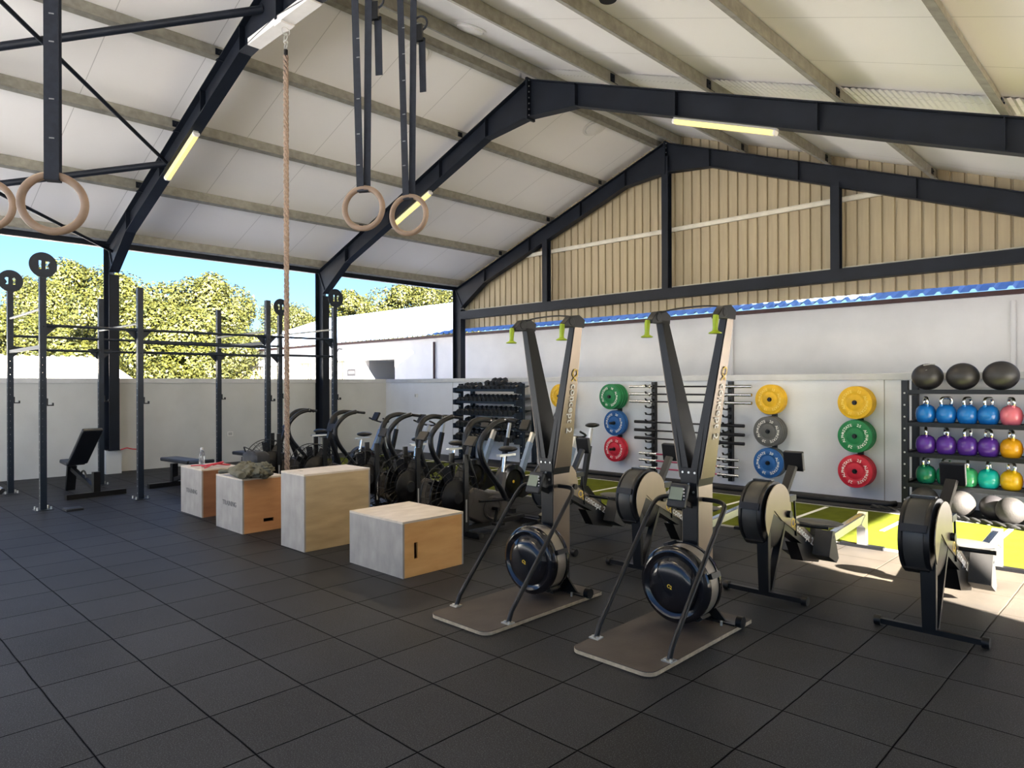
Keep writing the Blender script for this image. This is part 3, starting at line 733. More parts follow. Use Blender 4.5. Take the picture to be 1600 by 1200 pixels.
for x, y, h, kd in posts:
    o = bpy.data.objects.new('post', pmd); COL.objects.link(o); o.parent = t; o.location = (x, y, 0.006); o.scale = (1, 1, h/3.02)
    b = MB(); b.bb((x-.10, y-.10, 0), (x+.10, y+.10, .008)); b.build('foot_plate', 'rig', t)
    for sx, sy in ((-.075, -.075), (.075, -.075), (-.075, .075), (.075, .075)):
        b = MB(); b.cyl((x+sx, y+sy, .008), (x+sx, y+sy, .045), .012, n=8); b.build('anchor_bolt', 'silver', t)
    if kd: num_disc(t, x + .045, y, h + .165, kd)
    b = MB(); b.bb((x - .05, y + .0385, 1.36), (x + .05, y + .05, 1.46)); b.bb((x - .025, y + .05, 1.36), (x + .025, y + .12, 1.375)); b.bb((x - .025, y + .108, 1.36), (x + .025, y + .12, 1.40)); b.build('j_hook', 'blackmet', t)
def bar(p0, p1, r=.019, m_='rig'): b = MB(); b.cyl(p0, p1, r, n=12); b.build('crossbar', m_, t)
def sqbar(p0, p1, s=.05): b = MB(); b.beam(p0, p1, s, s); b.build('crossbar', 'rig', t)
for x, z in ((PA, 2.42), (PB, 2.38)):
    bar((x, 2.25, z), (x, 3.45, z)); bar((x, 3.45, z), (x, 5.38, z)); bar((x, 5.38, z), (x, 6.60, z))
bar((PB, 2.25, 2.18), (PB, 3.47, 2.18)); bar((PA, 3.43, 2.24), (PA, 5.36, 2.24)); bar((PB, 3.47, 2.18), (PB, 5.40, 2.18)); bar((PA, 5.36, 2.12), (PA, 6.6, 2.12)); bar((PA, 3.43, 2.10), (PA, 5.36, 2.10))
sqbar((PA, 2.25, 2.14), (PB, 2.25, 2.14), .045); sqbar((PA, 5.36, 2.32), (PB, 5.40, 2.32), .045)
for (ya, z) in ((2.25, 2.64), (3.45, 2.52), (5.38, 2.50), (6.6, 2.60)): bar((PA, ya, z), (PB, ya, z), .018, 'galv')
for x, y, h, kd in posts:
    for s in (-1, 1):
        yy = y + s*.0375
        if (y < 2.4 and s < 0) or (y > 6.5 and s > 0): continue
        zt_ = 2.42 if x == PA else 2.20
        b = MB(); b.prism([(yy, zt_ + .03), (yy + s*.14, zt_ + .02), (yy + s*.14, zt_ - .01), (yy, zt_ - .15)], 'x', x - .043, x - .037); b.build('gusset', 'rig', t)
b = MB(); b.cyl((-12.60, 2.12, .06), (-12.75, 2.02, .14), .05, n=14); b.cyl((-12.75, 2.02, .14), (-12.9, 1.9, .2), .03, n=14); tag(b.build('landmine_pivot', 'chrome'), 'small chrome pivot lying at the foot of the far left rig post', 'pivot')
b = MB(); b.bb((-10.55, 2.42, 0), (-10.35, 2.62, .03)); tag(b.build('rubber_wedge', 'vinyl', bevel=.006), 'small black wedge on the floor beside the nearest rig post', 'wedge')

# ------------------------------------------------------------------ benches
def bench(loc, rz, lab, incline):
    t = thing('weight_bench', lab, 'bench', loc, rz, 'black weight benches by the left wall')
    def pad(name, p0, p1, wd, th=.06):
        b = MB(); b.beam(p0, p1, wd, th, up=(0, 0, 1)); b.build(name, 'vinyl', t, bevel=.018)
    pad('seat', (.33, 0, .43), (.62, 0, .46), .27)
    if incline: pad('backrest', (.29, 0, .44), (-.30, 0, .98), .28)
    else: pad('backrest', (.29, 0, .43), (-.60, 0, .43), .28)
    b = MB(); b.beam((-.40, 0, .10), (.55, 0, .36), .06, .06, up=(0, 0, 1)); b.build('frame', 'blackmet', t)
    b = MB(); b.bb((-.46, -.40, 0), (-.38, .40, .07)); b.build('foot_bar', 'blackmet', t)
    b = MB(); b.bb((-.45, -.045, .07), (-.37, .045, .36)); b.build('upright', 'blackmet', t)
    b = MB(); b.beam((.50, 0, .38), (.58, 0, .0), .13, .05, up=(1, 0, 0)); b.build('rear_leg', 'blackmet', t)
    b = MB(); b.ring((.05, 0, .24), .10, .014, (1, 0, 0), (0, 0, 1), 12, 8, a0=0, a1=PI); b.build('ladder_arm', 'blackmet', t)
bench((-11.88, 3.02, 0), PI + .10, 'black adjustable bench with raised back standing inside the rig', True)
bench((-11.35, 4.30, 0), .10, 'flat black bench with its end hidden behind the leftmost plyo box', False)
bench((-11.5, 5.55, 0), .10, 'flat black bench behind the bag on the second plyo box', False)

# ------------------------------------------------------------------ plyo boxes
M['stencil'] = mat('faded_dark_stencil', (.13, .125, .12), .8)
def plyo(x0, y0, dx, dy, h, mf, ms, mt, lab, slot, rz=0, stencil=False, pref=None):
    t = thing('plyo_box', lab, 'plyo box', (x0, y0, 0), rz, 'wooden plyo boxes')
    T = .018
    def panel(name, lo, hi, m_, hole=None):
        b = MB()
        if hole is None: b.bb(lo, hi)
        else:
            ax, (h0, h1, z0, z1) = hole   # hole in plane axes
            lo = list(lo); hi = list(hi); o = 1 if ax == 'x' else 0; q_ = 2 if ax in 'xy' else 1
            us = [lo[o], h0, h1, hi[o]]; vs = [lo[q_], z0, z1, hi[q_]]
            for i in range(3):
                for j in range(3):
                    if i == 1 and j == 1: continue
                    l2, h2 = lo[:], hi[:]; l2[o], h2[o] = us[i], us[i+1]; l2[q_], h2[q_] = vs[j], vs[j+1]; b.bb(l2, h2)
        return b.build(name, m_, t)
    f = panel('front_panel', (0, 0, 0), (dx, T, h - T), mf)
    if stencil: s = MB(); s.text('TRAINING', (dx*.26, -.001, h*.46), (1, 0, 0), (0, 0, 1), .075, spacing=.95); s.build('stencil', 'stencil', f)
    panel('back_panel', (0, dy-T, 0), (dx, dy, h - T), mf)
    panel('side_panel', (dx-T, T, 0), (dx, dy-T, h - T), ms, slot)
    panel('side_panel', (0, T, 0), (T, dy-T, h - T), ms)
    panel('top_panel', (0, 0, h-T), (dx, dy, h), mt, pref)
    i = MB(); i.bb((T, T, .0), (dx-T, dy-T, .01)); i.bb((T+.01, dy*.5, .01), (dx-T-.05, dy*.5+.015, h-T)); i.build('inner_brace', 'plyO', t)
plyo(-5.50, 3.53, .80, .68, .475, 'plyG', 'plyO', 'plyT', 'nearest plyo box, orange side with a small dark hand slot', ('x', (.12, .158, .145, .285)))
plyo(-6.60, 3.43, .46, .76, .755, 'plyG', 'plyY', 'plyT', 'tallest plyo box standing upright in the middle of the row', None, pref=('z', (.10, .19, .12, .155)))
plyo(-8.05, 3.38, .68, .50, .60, 'plyG', 'plyM', 'plyT', 'plyo box with the olive jacket and bag on top', ('x', (.24, .36, .10, .14)), stencil=True)
plyo(-9.32, 3.46, .66, .50, .59, 'plyG', 'plyR', 'plyT', 'leftmost plyo box holding the clear bottle and red leash', None, stencil=True)

# things on the boxes
t = thing('water_bottle', 'clear plastic water bottle standing on the leftmost plyo box', 'bottle', (-9.20, 3.68, .59))
q = MB(); q.lathe([(.0001, 0), (.036, .002), (.038, .03), (.034, .06), (.038, .09), (.038, .13), (.030, .165), (.016, .19), (.016, .20)], n=20); q.build('body', 'bottle', t)
q = MB(); q.lathe([(.018, .197), (.018, .222), (.0001, .223)], n=16); q.build('cap', 'white', t)
q = MB(); rnd = random.Random(4)
q.tube(smooth_path([(-9.10, 3.50, .60), (-9.02, 3.62, .604), (-8.88, 3.56, .61), (-8.80, 3.70, .63), (-8.74, 3.84, .615), (-8.9, 3.86, .60), (-9.05, 3.80, .602), (-8.95, 3.66, .612), (-8.78, 3.62, .622), (-8.72, 3.52, .60)]), .012, 8, flat=.6)
q.tube(smooth_path([(-8.95, 3.72, .605), (-8.86, 3.80, .64), (-8.76, 3.74, .645), (-8.80, 3.60, .625), (-8.95, 3.60, .605)]), .012, 8)
tag(q.build('dog_leash', 'redc'), 'tangled red strap leash on the leftmost plyo box', 'leash')
t = thing('gym_bag', 'black nylon bag lying at the back of the second plyo box', 'bag', (-7.88, 3.78, .60))
q = MB(); q.ell((0, 0, .12), (.18, .12, .125), 28, 18, fn=lambda d: (1/(abs(d.x)**5 + abs(d.y)**5 + abs(d.z)**5)**.2)*(1 + .03*math.sin(9*d.x + 5*d.z) + .02*math.sin(17*d.z))); q.build('body', 'bag', t); t.scale = (1.1, .8, 1.0)
q = MB(); q.tube(smooth_path([(-.16, -.05, .22), (-.12, -.10, .29), (.02, -.1, .27), (.13, -.06, .23)]), .012, 8, flat=.5); q.tube(smooth_path([(-.17, -.04, .20), (-.22, -.08, .12), (-.20, -.12, .02)]), .010, 6); q.build('handle', 'bag', t)
t = thing('jacket', 'crumpled olive jacket draped over the second plyo box', 'jacket', (-7.56, 3.53, .605)); t.scale = (1.15, 1.0, .88)
q = MB()
def fold(d): return 1 + .10*math.sin(9*d.x + 6*d.y) + .07*math.sin(17*d.y - 7*d.z) + .05*math.sin(23*d.x + 3)
q.ell((.02, .0, .07), (.26, .17, .085), 60, 24, fn=fold)
q.ell((.16, .08, .085), (.14, .11, .10), 44, 20, fn=lambda d: fold(d.yzx if hasattr(d, 'yzx') else d))
q.ell((-.12, .05, .10), (.12, .10, .07), 44, 20, fn=fold); q.build('body', 'olive', t)
q = MB(); q.tube(smooth_path([(-.08, -.06, .10), (-.02, -.15, .07), (.14, -.17, .055), (.24, -.19, .05)]), [.05]*18 + [.042], 14, flat=.8); q.build('sleeve', 'olive', t)
q = MB(); q.tube(smooth_path([(-.1, -.05, .08), (-.2, -.13, .055), (-.28, -.17, .04)]), .04, 12, flat=.7); q.build('sleeve', 'olive', t)

# ------------------------------------------------------------------ ski machines
def ski(cx, y0, lab):
    t = thing('ski_machine', lab, 'ski machine', (cx, y0, 0), 0, 'upright ski machines on platforms')
    # platform: origin at near edge centre
    W, L = .29, 1.24
    def rr(w, l, r, n=6):
        P = []
        for (px, py, a) in ((w-r, r, -PI/2), (w-.01, l-.01, 0), (-w+.01, l-.01, PI/2), (-w+r, r, PI)):
            R_ = r if py == r else .01
            for k in range(n+1): P.append((px + R_*math.cos(a + PI/2*k/n), py + R_*math.sin(a + PI/2*k/n)))
        return P
    b = MB(); b.prism(rr(W, L, .07), 'z', .004, .026); b.build('platform_edge', 'plyedge', t)
    b = MB(); b.prism(rr(W-.003, L-.003, .068), 'z', .026, .030); b.build('platform_top', 'kneel', t)
    TY = .93                              # front face of tower
    # trunk
    b = MB(); b.prism([(-.055, TY), (.055, TY), (.055, TY+.20), (-.055, TY+.20)], 'z', .03, .99); b.build('tower', 'blackmet', t)
    s = MB(); s.bb((.0551, TY+.006, .30), (.062, TY+.196, .965)); s.bb((-.062, TY+.006, .30), (-.0551, TY+.196, .965)); s.build('tower_side', 'greymet', t)
    # V arms
    for sg in (-1, 1):
        arm = MB()
        def sec(z, xo, wd, ya, yb): return [(xo - wd/2, ya, z), (xo + wd/2, ya, z), (xo + wd/2, yb, z), (xo - wd/2, yb, z)]
        vs = sec(.90, sg*.030, .05, TY - .002, TY + .195) + sec(1.02, sg*.040, .075, TY-.004, TY+.195) + sec(2.08, sg*.245, .045, TY + .01, TY + .10)
        fs = [(3, 2, 1, 0), (8, 9, 10, 11)] + [(i+4*l, (i+1) % 4 + 4*l, (i+1) % 4 + 4*l+4, i+4*l+4) for l in range(2) for i in range(4)]
        arm.add(vs, fs); arm.build('arm', 'blackmet', t)
        # outer skin on arm
        sk = MB(); k0, k1 = vs[4:8], vs[8:12]; o = .004*sg
        out0 = [k0[1], k0[2]] if sg > 0 else [k0[3], k0[0]]; out1 = [k1[1], k1[2]] if sg > 0 else [k1[3], k1[0]]
        p0 = [(out0[0][0]+o, min(out0[0][1], out0[1][1])+.006, out0[0][2]-.03), (out0[0][0]+o, max(out0[0][1], out0[1][1])-.006, out0[0][2]-.03)]
        p1 = [(out1[0][0]+o, min(out1[0][1], out1[1][1])+.004, out1[0][2]-.02), (out1[0][0]+o, max(out1[0][1], out1[1][1])-.004, out1[0][2]-.02)]
        quad = p0 + [p1[1], p1[0]]; quad2 = [(a - o*.9, b_, c) for a, b_, c in quad]
        sk.add(quad + quad2, [(0, 1, 2, 3), (7, 6, 5, 4), (0, 4, 5, 1), (1, 5, 6, 2), (2, 6, 7, 3), (3, 7, 4, 0)]); sk.build('arm_side', 'greymet', t)
        # inner groove rib
        g_ = MB(); g_.beam((sg*.018, TY+.09, 1.02), (sg*.222, TY+.055, 2.05), .010, .05, up=(0, 1, 0)); g_.build('arm_channel', 'black', t)
        # pulley head
        h = MB(); h.prism([(TY + .12, 2.05), (TY + .13, 2.11), (TY + .06, 2.145), (TY - .04, 2.13), (TY - .11, 2.07), (TY-.11, 2.045), (TY - .03, 2.05)], 'x', sg*.247 - .026, sg*.247 + .026)
        h.cyl((sg*.247 - .03, TY - .03, 2.09), (sg*.247 + .03, TY-.03, 2.09), .03, n=16); h.build('pulley_head', 'blackmet', t, bevel=.004)
        c_ = MB(); c_.cyl((sg*.215, TY+.03, 2.05), (sg*.06, TY-.01, 1.05), .0028, n=6); c_.build('drive_cord', 'cord', t)
        # handle
        x = sg*.255; y = TY - .115
        hd = MB(); hd.tube([(x, y, 2.065), (x, y-.004, 2.04), (x, y-.008, 1.985), (x, y-.010, 1.965)], [.018, .020, .016, .018], 14)
        hd.lathe([(.018, 0), (.030, -.008), (.042, -.014), (.040, -.020), (.0001, -.022)], (x, y-.010, 1.967), (0, 0, 1), 20); o_ = hd.build('handle', 'lime', t)
    b = MB(); b.tube(smooth_path([(-.247, TY+.02, 2.125), (-.12, TY, 2.14), (.1, TY, 2.145), (.247, TY+.02, 2.13)]), .006, 6); b.build('top_cord', 'cord', t)
    b = MB(); b.bb((-.06, TY-.012, .86), (.06, TY, 1.06))
    for xx, zz in ((-.035, .90), (.035, .90), (-.045, 1.03), (0, 1.03), (.045, 1.03), (0, .95)): b.cyl((xx, TY-.018, zz), (xx, TY-.012, zz), .008, n=8, mi=1)
    b.build('joint_plate', ['blackmet', 'silver'], t)
    # monitor
    mo = MB(); R_ = Euler((math.radians(-22), 0, 0)).to_matrix(); mo.box((-.03, TY-.10, .88), (.135, .035, .165), R_); m1 = mo.build('monitor', 'grey', t, bevel=.01); m1.data.materials[0] = M['blackmet']
    sc = MB(); sc.box((-.03, TY-.124, .898), (.095, .008, .085), R_); sc.build('screen', 'lcd', m1)
    kb_ = MB()
    for i in range(3): kb_.box((-.065 + i*.035, TY-.103, .825), (.022, .008, .012), R_)
    for i in range(4): kb_.box((.026, TY-.124 + 0*i, .865 + i*.022), (.010, .006, .010), R_)
    kb_.build('buttons', 'stopper', m1)
    ar = MB(); ar.beam((-.03, TY-.08, .85), (0, TY+.01, .80), .04, .03); ar.build('monitor_arm', 'black', t)
    # stay tubes
    for sg in (-1, 1):
        st = MB(); P = [(sg*.262, .235, .035), (sg*.262, .265, .10), (sg*.262, .80, .70)] + smooth_path([(sg*.262, .86, .765), (sg*.25, .93, .825), (sg*.18, .985, .845), (sg*.05, 1.0, .845)], 5)
        st.tube(P, [.017, .0165] + [.0155]*(len(P)-2), 12); st.build('stay_tube', 'blackmet', t)
        f = MB(); f.bb((sg*.262-.035, .20, .030), (sg*.262+.035, .262, .038)); f.cyl((sg*.262-.018, .222, .038), (sg*.262-.018, .222, .046), .009, n=8); f.cyl((sg*.262+.018, .222, .038), (sg*.262+.018, .222, .046), .009, n=8); f.build('stay_foot', 'silver', t)
    # flywheel
    fc = (0, 0, .315)
    fl_ = MB(); ax = (0, -1, 0); o = (0, TY-.03, .315)
    fl_.lathe([(.245, .13), (.252, .15), (.250, .175), (.235, .195), (.215, .20), (.20, .19), (.185, .185), (.165, .215), (.12, .23), (.04, .232), (.0001, .232)], o, ax, 56)
    fl_.lathe([(.245, -.0), (.252, .01), (.252, .035), (.0001, .035)], o, ax, 56); fw = fl_.build('flywheel_cover', 'gloss', t)
    cg = MB(); cg.lathe([(.243, .03), (.243, .14)], o, ax, 56); cg.build('flywheel_cage', 'cage', fw)
    lg = MB(); oy = TY-.03-.234; lg.text('C', (-.018, oy, .303), (1, 0, 0), (0, 0, 1), .034, ext=.002); lg.text('2', (.002, oy, .297), (1, 0, 0), (0, 0, 1), .034, ext=.002); lg.build('emblem', 'yellowT', fw)
    for a in (.35, 1.9, 3.5, 5.4):
        cl_ = MB(); cl_.box((.258*math.cos(a), TY-.115, .315 + .258*math.sin(a)), (.02, .11, .035), Euler((0, -a, 0)).to_matrix()); cl_.build('clip', 'black', fw)
    # rear fins and feet
    for sg in (-1, 1):
        fn_ = MB(); fn_.prism([(sg*.055, .45), (sg*.062, .30), (sg*.10, .14), (sg*.19, .045), (sg*.27, .035), (sg*.27, .031), (sg*.055, .031)], 'y', TY+.12, TY+.135); fn_.build('side_fin', 'blackmet', t)
        wl = MB(); wl.cyl((sg*.275, TY+.13, .055), (sg*.315, TY+.13, .055), .038, n=18); wl.build('wheel', 'black', t)
        bl = MB(); bl.cyl((sg*.20, TY+.05, .03), (sg*.20, TY+.05, .06), .009, n=8); bl.build('bolt', 'silver', t)
    b = MB(); b.bb((-.27, TY+.09, .030), (.27, TY+.17, .040)); b.build('base_plate', 'blackmet', t)
    # lettering down the right arm
    lt = MB(); A = Vector((.082, TY + .10, .99)); B = Vector((.272, TY+.055, 2.06)); dirv = (A - B).normalized(); up = Vector((0, 1, 0)); nrm = dirv.cross(up)
    st0 = B + dirv*.32 + Vector((.0055, -.018, 0))
    lt.text('C', st0, dirv, up, .088); lt.text('X', st0 + dirv*.045, dirv, up, .078); lt.build('logo', 'yellowT', t)
    lt = MB(); lt.text('concept 2', st0 + dirv*.118, dirv, up, .088, spacing=.98); lt.build('lettering', 'whiteT', t)
    return t
ski(-2.40, 3.27, 'ski machine on its own platform, nearest the camera of the two')
ski(-3.515, 3.08, 'ski machine on its own platform, further left beside the nearest plyo box')

# ------------------------------------------------------------------ rowing machines
def rower():
    t = thing('rowing_machine', 'x', 'rowing machine', (0, 0, 0), 0, 'rowing machines parked side by side')
    b = MB(); b.beam((-.30, 0, .035), (.30, 0, .035), .038, .034); b.build('front_foot_bar', 'blackmet', t)
    for s in (-1, 1):
        w_ = MB(); w_.cyl((s*.285, .0, .035), (s*.325, .0, .035), .034, n=16); w_.build('wheel', 'black', t)
    lg = MB()
    lg.add([(-.04, -.02, .03), (.04, -.02, .03), (.04, .02, .03), (-.04, .02, .03), (-.055, -.04, .72), (.045, -.04, .72), (.045, .02, .72), (-.055, .02, .72)],
           [(3, 2, 1, 0), (4, 5, 6, 7), (0, 1, 5, 4), (1, 2, 6, 5), (2, 3, 7, 6), (3, 0, 4, 7)]); lg.build('front_leg', 'blackmet', t, bevel=.006)
    lg = MB(); lg.beam((.02, .03, .05), (.02, .30, .56), .055, .03); lg.build('rear_strut', 'blackmet', t)
    # flywheel
    o = (-.185, .13, .62); ax = (1, 0, 0)
    f = MB(); f.lathe([(.0001, 0), (.10, .0), (.15, .015), (.20, .02), (.245, .03), (.252, .05), (.245, .06)], o, ax, 48); f.lathe([(.245, .175), (.252, .185), (.25, .21), (.20, .225), (.12, .235), (.0001, .235)], o, ax, 48)
    for a in range(5):
        th = a*2*PI/5 + .3; f.box((-.185 + .12, .13 + .252*math.cos(th), .62 + .252*math.sin(th)), (.15, .05, .016), Euler((th + PI/2, 0, 0)).to_matrix())
    fw = f.build('flywheel_cover', 'blackmet', t)
    c = MB(); c.lathe([(.244, .06), (.247, .075), (.247, .16), (.244, .175)], o, ax, 48); c.build('flywheel_cage', 'cageD', fw)
    c = MB(); c.prism([(.13 + .235*math.cos(a), .62 + .235*math.sin(a)) for a in [k*PI/16 - .35 for k in range(22)]] + [(.05, .66), (.2, .56)], 'x', .052, .058); c.build('side_skin', 'greymet', fw)
    # main frame sloping down
    m_ = MB(); m_.prism([(-.02, .76), (.06, .77), (.92, .30), (.92, .22), (.80, .22), (-.02, .62)], 'x', -.045, .045); m_.build('main_frame', 'blackmet', t)
    s_ = MB(); s_.prism([(.0, .745), (.06, .755), (.90, .295), (.90, .235), (.0, .66)], 'x', .0455, .052); s_.build('frame_skin', 'greymet', t)
    l_ = MB(); d = Vector((0, .86, -.47)).normalized(); up = Vector((0, .47, .86)).normalized(); st = Vector((.0525, .36, .505))
    l_.text('C', st, d, up, .10); l_.text('X', st + d*.05, d, up, .085); l_.build('logo', 'yellowT', t); l_ = MB(); l_.text('concept 2.', st + d*.13 + up*.008, d, up, .085); l_.build('lettering', 'whiteT', t)
    k_ = MB(); k_.cyl((.052, .30, .60), (.085, .30, .60), .028, n=16); k_.build('chain_port', 'black', t)
    # monitor arm
    a_ = MB(); a_.beam((.01, .38, .46), (.01, .36, .70), .03, .02); a_.beam((.05, .48, .40), (.05, .44, .72), .012, .012); a_.beam((-.01, .36, .72), (.03, .47, .96), .075, .028); a_.bb((-.03, .34, .69), (.06, .46, .735)); a_.build('monitor_arm', 'blackmet', t)
    R_ = Euler((math.radians(12), 0, math.radians(0))).to_matrix()
    m_ = MB(); m_.box((.03, .49, 1.0), (.155, .045, .16), R_); mo = m_.build('monitor', 'black', t, bevel=.008)
    sc = MB(); sc.box((.03, .517, 1.005), (.115, .006, .10), R_); sc.build('screen', 'lcd', mo)
    # foot rests
    for s in (-1, 1):
        p = MB(); p.prism([(.78, .20), (.86, .40), (.90, .39), (1.0, .15), (.95, .12)], 'x', s*.06, s*.20); p.build('footrest', 'dplast', t)
        q = MB(); q.bb((s*.05, .86, .335), (s*.20, .90, .355)); q.build('foot_strap', 'webbing', t)
    p = MB(); p.prism([(.50, .34), (.90, .24), (1.02, .15), (.95, .10), (.62, .17)], 'x', -.05, .05); p.build('footrest_bracket', 'black', t)
    # rail
    r_ = MB(); r_.prism([(.86, .235), (2.26, .335), (2.26, .265), (.86, .165)], 'x', -.035, .035); ra = r_.build('monorail', 'silver', t)
    r_ = MB(); r_.prism([(.88, .240), (2.24, .339), (2.24, .335), (.88, .236)], 'x', -.022, .022); r_.build('rail_track', 'chrome', ra)
    e = MB(); e.prism([(2.24, .35), (2.275, .35), (2.275, .02), (2.20, .02), (2.20, .20), (2.10, .24), (2.10, .26)], 'x', -.04, .04); e.build('rear_leg', 'silver', t)
    e = MB(); e.bb((-.20, 2.19, 0), (.20, 2.26, .03)); e.build('rear_foot_bar', 'blackmet', t)
    s_ = MB(); s_.ell((0, 1.10, .405), (.175, .12, .032), 32, 12, fn=lambda d: 1 + (.22 if d.z > .1 else 0)*(d.x*d.x) ); s_.build('seat', 'seatg', t)
    s_ = MB(); s_.bb((-.05, 1.03, .28), (.05, 1.17, .38)); s_.build('seat_carriage', 'chrome', t)
    h = MB(); h.tube([(-.26, .60, .47), (-.12, .565, .475), (.12, .565, .475), (.26, .60, .47)], .015, 10); h.build('handle', 'black', t)
    return t
M['dplast'] = mat('dark_grey_plastic', (.035, .034, .033), .5)
M['cageD'] = mat('dark_perforated_cage', (.05, .05, .048), .45, .3, var=.1)
rw = rower(); rw.location = (-1.18, 5.07, 0); rw['label'] = 'rowing machine nearest the kettlebell rack, half in sunlight'
# the other rowing machines are copies of the first
for x, y, l in ((-2.30, 5.13, 'rowing machine second from the right, just behind the right ski machine platform'), (-3.42, 5.10, 'rowing machine seen through the stay tube of the right ski machine'), (-4.45, 5.12, 'rowing machine partly hidden behind the left ski machine tower')):
    dup(rw, (x, y, 0), 0, l)

# ------------------------------------------------------------------ fan bikes
def fan_bike():
    t = thing('fan_bike', 'x', 'exercise bike', (0, 0, 0), 0, 'fan bikes in a row behind the plyo boxes')
    for y, w_ in ((.14, .30), (1.12, .26)):
        b = MB(); b.beam((-w_, y, .035), (w_, y, .035), .055, .055); b.build('base_bar', 'blackmet', t)
        for s in (-1, 1):
            c = MB(); c.cyl((s*w_, y, .035), (s*(w_ + .03), y, .035), .036, n=14); c.build('foot_cap', 'black', t)
    b = MB(); b.beam((0, .14, .07), (0, 1.12, .07), .06, .05); b.build('base_rail', 'blackmet', t)
    # fan
    f = MB(); o = (0, 0, .45)
    for x in (-.075, .075):
        f.ring((x, 0, .45), .34, .006, (0, 1, 0), (0, 0, 1), 48, 6)
        for rr_ in (.27, .20): f.ring((x*1.1, 0, .45), rr_, .003, (0, 1, 0), (0, 0, 1), 36, 4)
        for k in range(24):
            a = k*PI/12; f.cyl((x*1.15, .11*math.cos(a), .45 + .11*math.sin(a)), (x, .34*math.cos(a + .35), .45 + .34*math.sin(a + .35)), .0025, n=4, caps=False)
    for k in range(12):
        a = k*PI/6; f.cyl((-.075, .34*math.cos(a), .45 + .34*math.sin(a)), (.075, .34*math.cos(a), .45 + .34*math.sin(a)), .004, n=5)
    fo = f.build('fan_cage', 'blackmet', t)
    bl = MB()
    for k in range(8):
        a = k*PI/4 + .2; bl.box((0, .2*math.cos(a), .45 + .2*math.sin(a)), (.10, .22, .004), Euler((a, 0, 0)).to_matrix() @ Euler((0, .5, 0)).to_matrix())
    bl.build('fan_blades', 'blackmet', fo)
    for s in (-1, 1):
        d = MB(); d.lathe([(.0001, .05), (.06, .05), (.08, .03), (.17, .02), (.19, 0)], (s*.085, .0, .43), (s, 0, 0), 32); d.build('hub_cover', 'black', t)
        k = MB(); k.bb((s*.115 - .012, .09, .05), (s*.115 + .012, .15, .88)); k.build('fork', 'blackmet', t)
    st = MB(); st.bb((.1275, .105, .16), (.129, .125, .40)); st.build('fork_sticker', 'stopper', t)
    # chain housing
    h = MB(); P = [(.10, .42), (.30, .50), (.50, .43), (.66, .42), (.80, .30), (.78, .14), (.62, .09), (.40, .09), (.12, .22)]
    h.prism(P, 'x', -.07, .085); ho = h.build('drive_cover', 'coverG', t, bevel=.02)
    c = MB(); c.lathe([(.135, 0), (.135, .012), (.115, .02), (.105, .008), (.03, .008), (.0001, .012)], (.086, .54, .25), (1, 0, 0), 32); c.build('crank_ring', 'coverG', ho)
    c = MB(); c.lathe([(.02, 0), (.02, .10), (.0001, .10)], (.09, .54, .25), (1, 0, 0), 12); c.beam((.16, .54, .25), (.16, .50, .10), .018, .03); c.bb((.17, .45, .085), (.27, .55, .11)); c.build('crank', 'black', t)
    c = MB(); c.beam((-.14, .54, .25), (-.14, .58, .40), .018, .03); c.bb((-.26, .53, .39), (-.16, .63, .415)); c.build('crank', 'black', t)
    # frame and seat
    b = MB(); b.beam((0, .70, .10), (0, .80, .62), .06, .06); b.build('seat_tube', 'coverG', t)
    b = MB(); b.cyl((0, .79, .60), (0, .82, .80), .02, n=14); b.build('seat_post', 'chrome', t)
    b = MB(); b.bb((-.03, .72, .80), (.03, .98, .825)); b.build('seat_slider', 'silver', t)
    s_ = MB(); s_.ell((0, .86, .88), (.115, .14, .035), 28, 12, fn=lambda d: 1 - .35*max(0, -d.y)); s_.build('saddle', 'black', t)
    b = MB(); b.beam((0, .15, .55), (0, .28, .96), .045, .04); b.build('console_post', 'blackmet', t)
    b = MB(); R_ = Euler((math.radians(-38), 0, 0)).to_matrix(); b.box((0, .30, 1.00), (.16, .03, .13), R_); co = b.build('console', 'black', t, bevel=.01)
    b = MB(); b.box((0, .312, 1.012), (.11, .012, .08), R_); b.build('screen', 'lcd', co)
    # handles
    base = [(.60, .36), (.54, .50), (.43, .67), (.345, .82), (.31, .95), (.33, 1.07), (.41, 1.165), (.53, 1.22), (.68, 1.235)]
    for s, sw in ((1, math.radians(9)), (-1, math.radians(-11))):
        P = []
        for y, z in base:
            dy, dz = y - .6, z - .36; P.append((s*(.235 + .03*(z > 1.1)), .6 + dy*math.cos(sw) - dz*math.sin(sw), .36 + dy*math.sin(sw) + dz*math.cos(sw)))
        hd = MB(); hd.tube(smooth_path(P, 5), .036, 12, flat=.8); hh = hd.build('handle', 'blackmet', t)
        e = Vector(P[-1]); g_ = MB(); g_.tube([e, e + Vector((-s*.02, .05, -.01)), e + Vector((s*.09, .09, -.02))], .019, 12); g_.build('grip', 'black', hh)
        g_ = MB(); g_.cyl(e + Vector((-.034, -.01, 0)), e + Vector((.034, -.01, 0)), .012, n=10); g_.build('end_bolt', 'chrome', hh)
        l_ = MB(); l_.tube([(s*.235, .6, .36), (s*.2, .48, .36), (s*.13, .30, .36)], .016, 8); l_.beam((s*.235, .59, .36), (s*.19, .70, .33), .03, .035); l_.build('link_arm', 'blackmet', t)
    return t
M['coverG'] = mat('warm_dark_cover', (.058, .050, .044), .45, var=.15)
fb = fan_bike(); fb.location = (-5.62, 4.85, 0); fb['label'] = 'fan bike nearest the camera, between the nearest plyo box and the left ski machine'
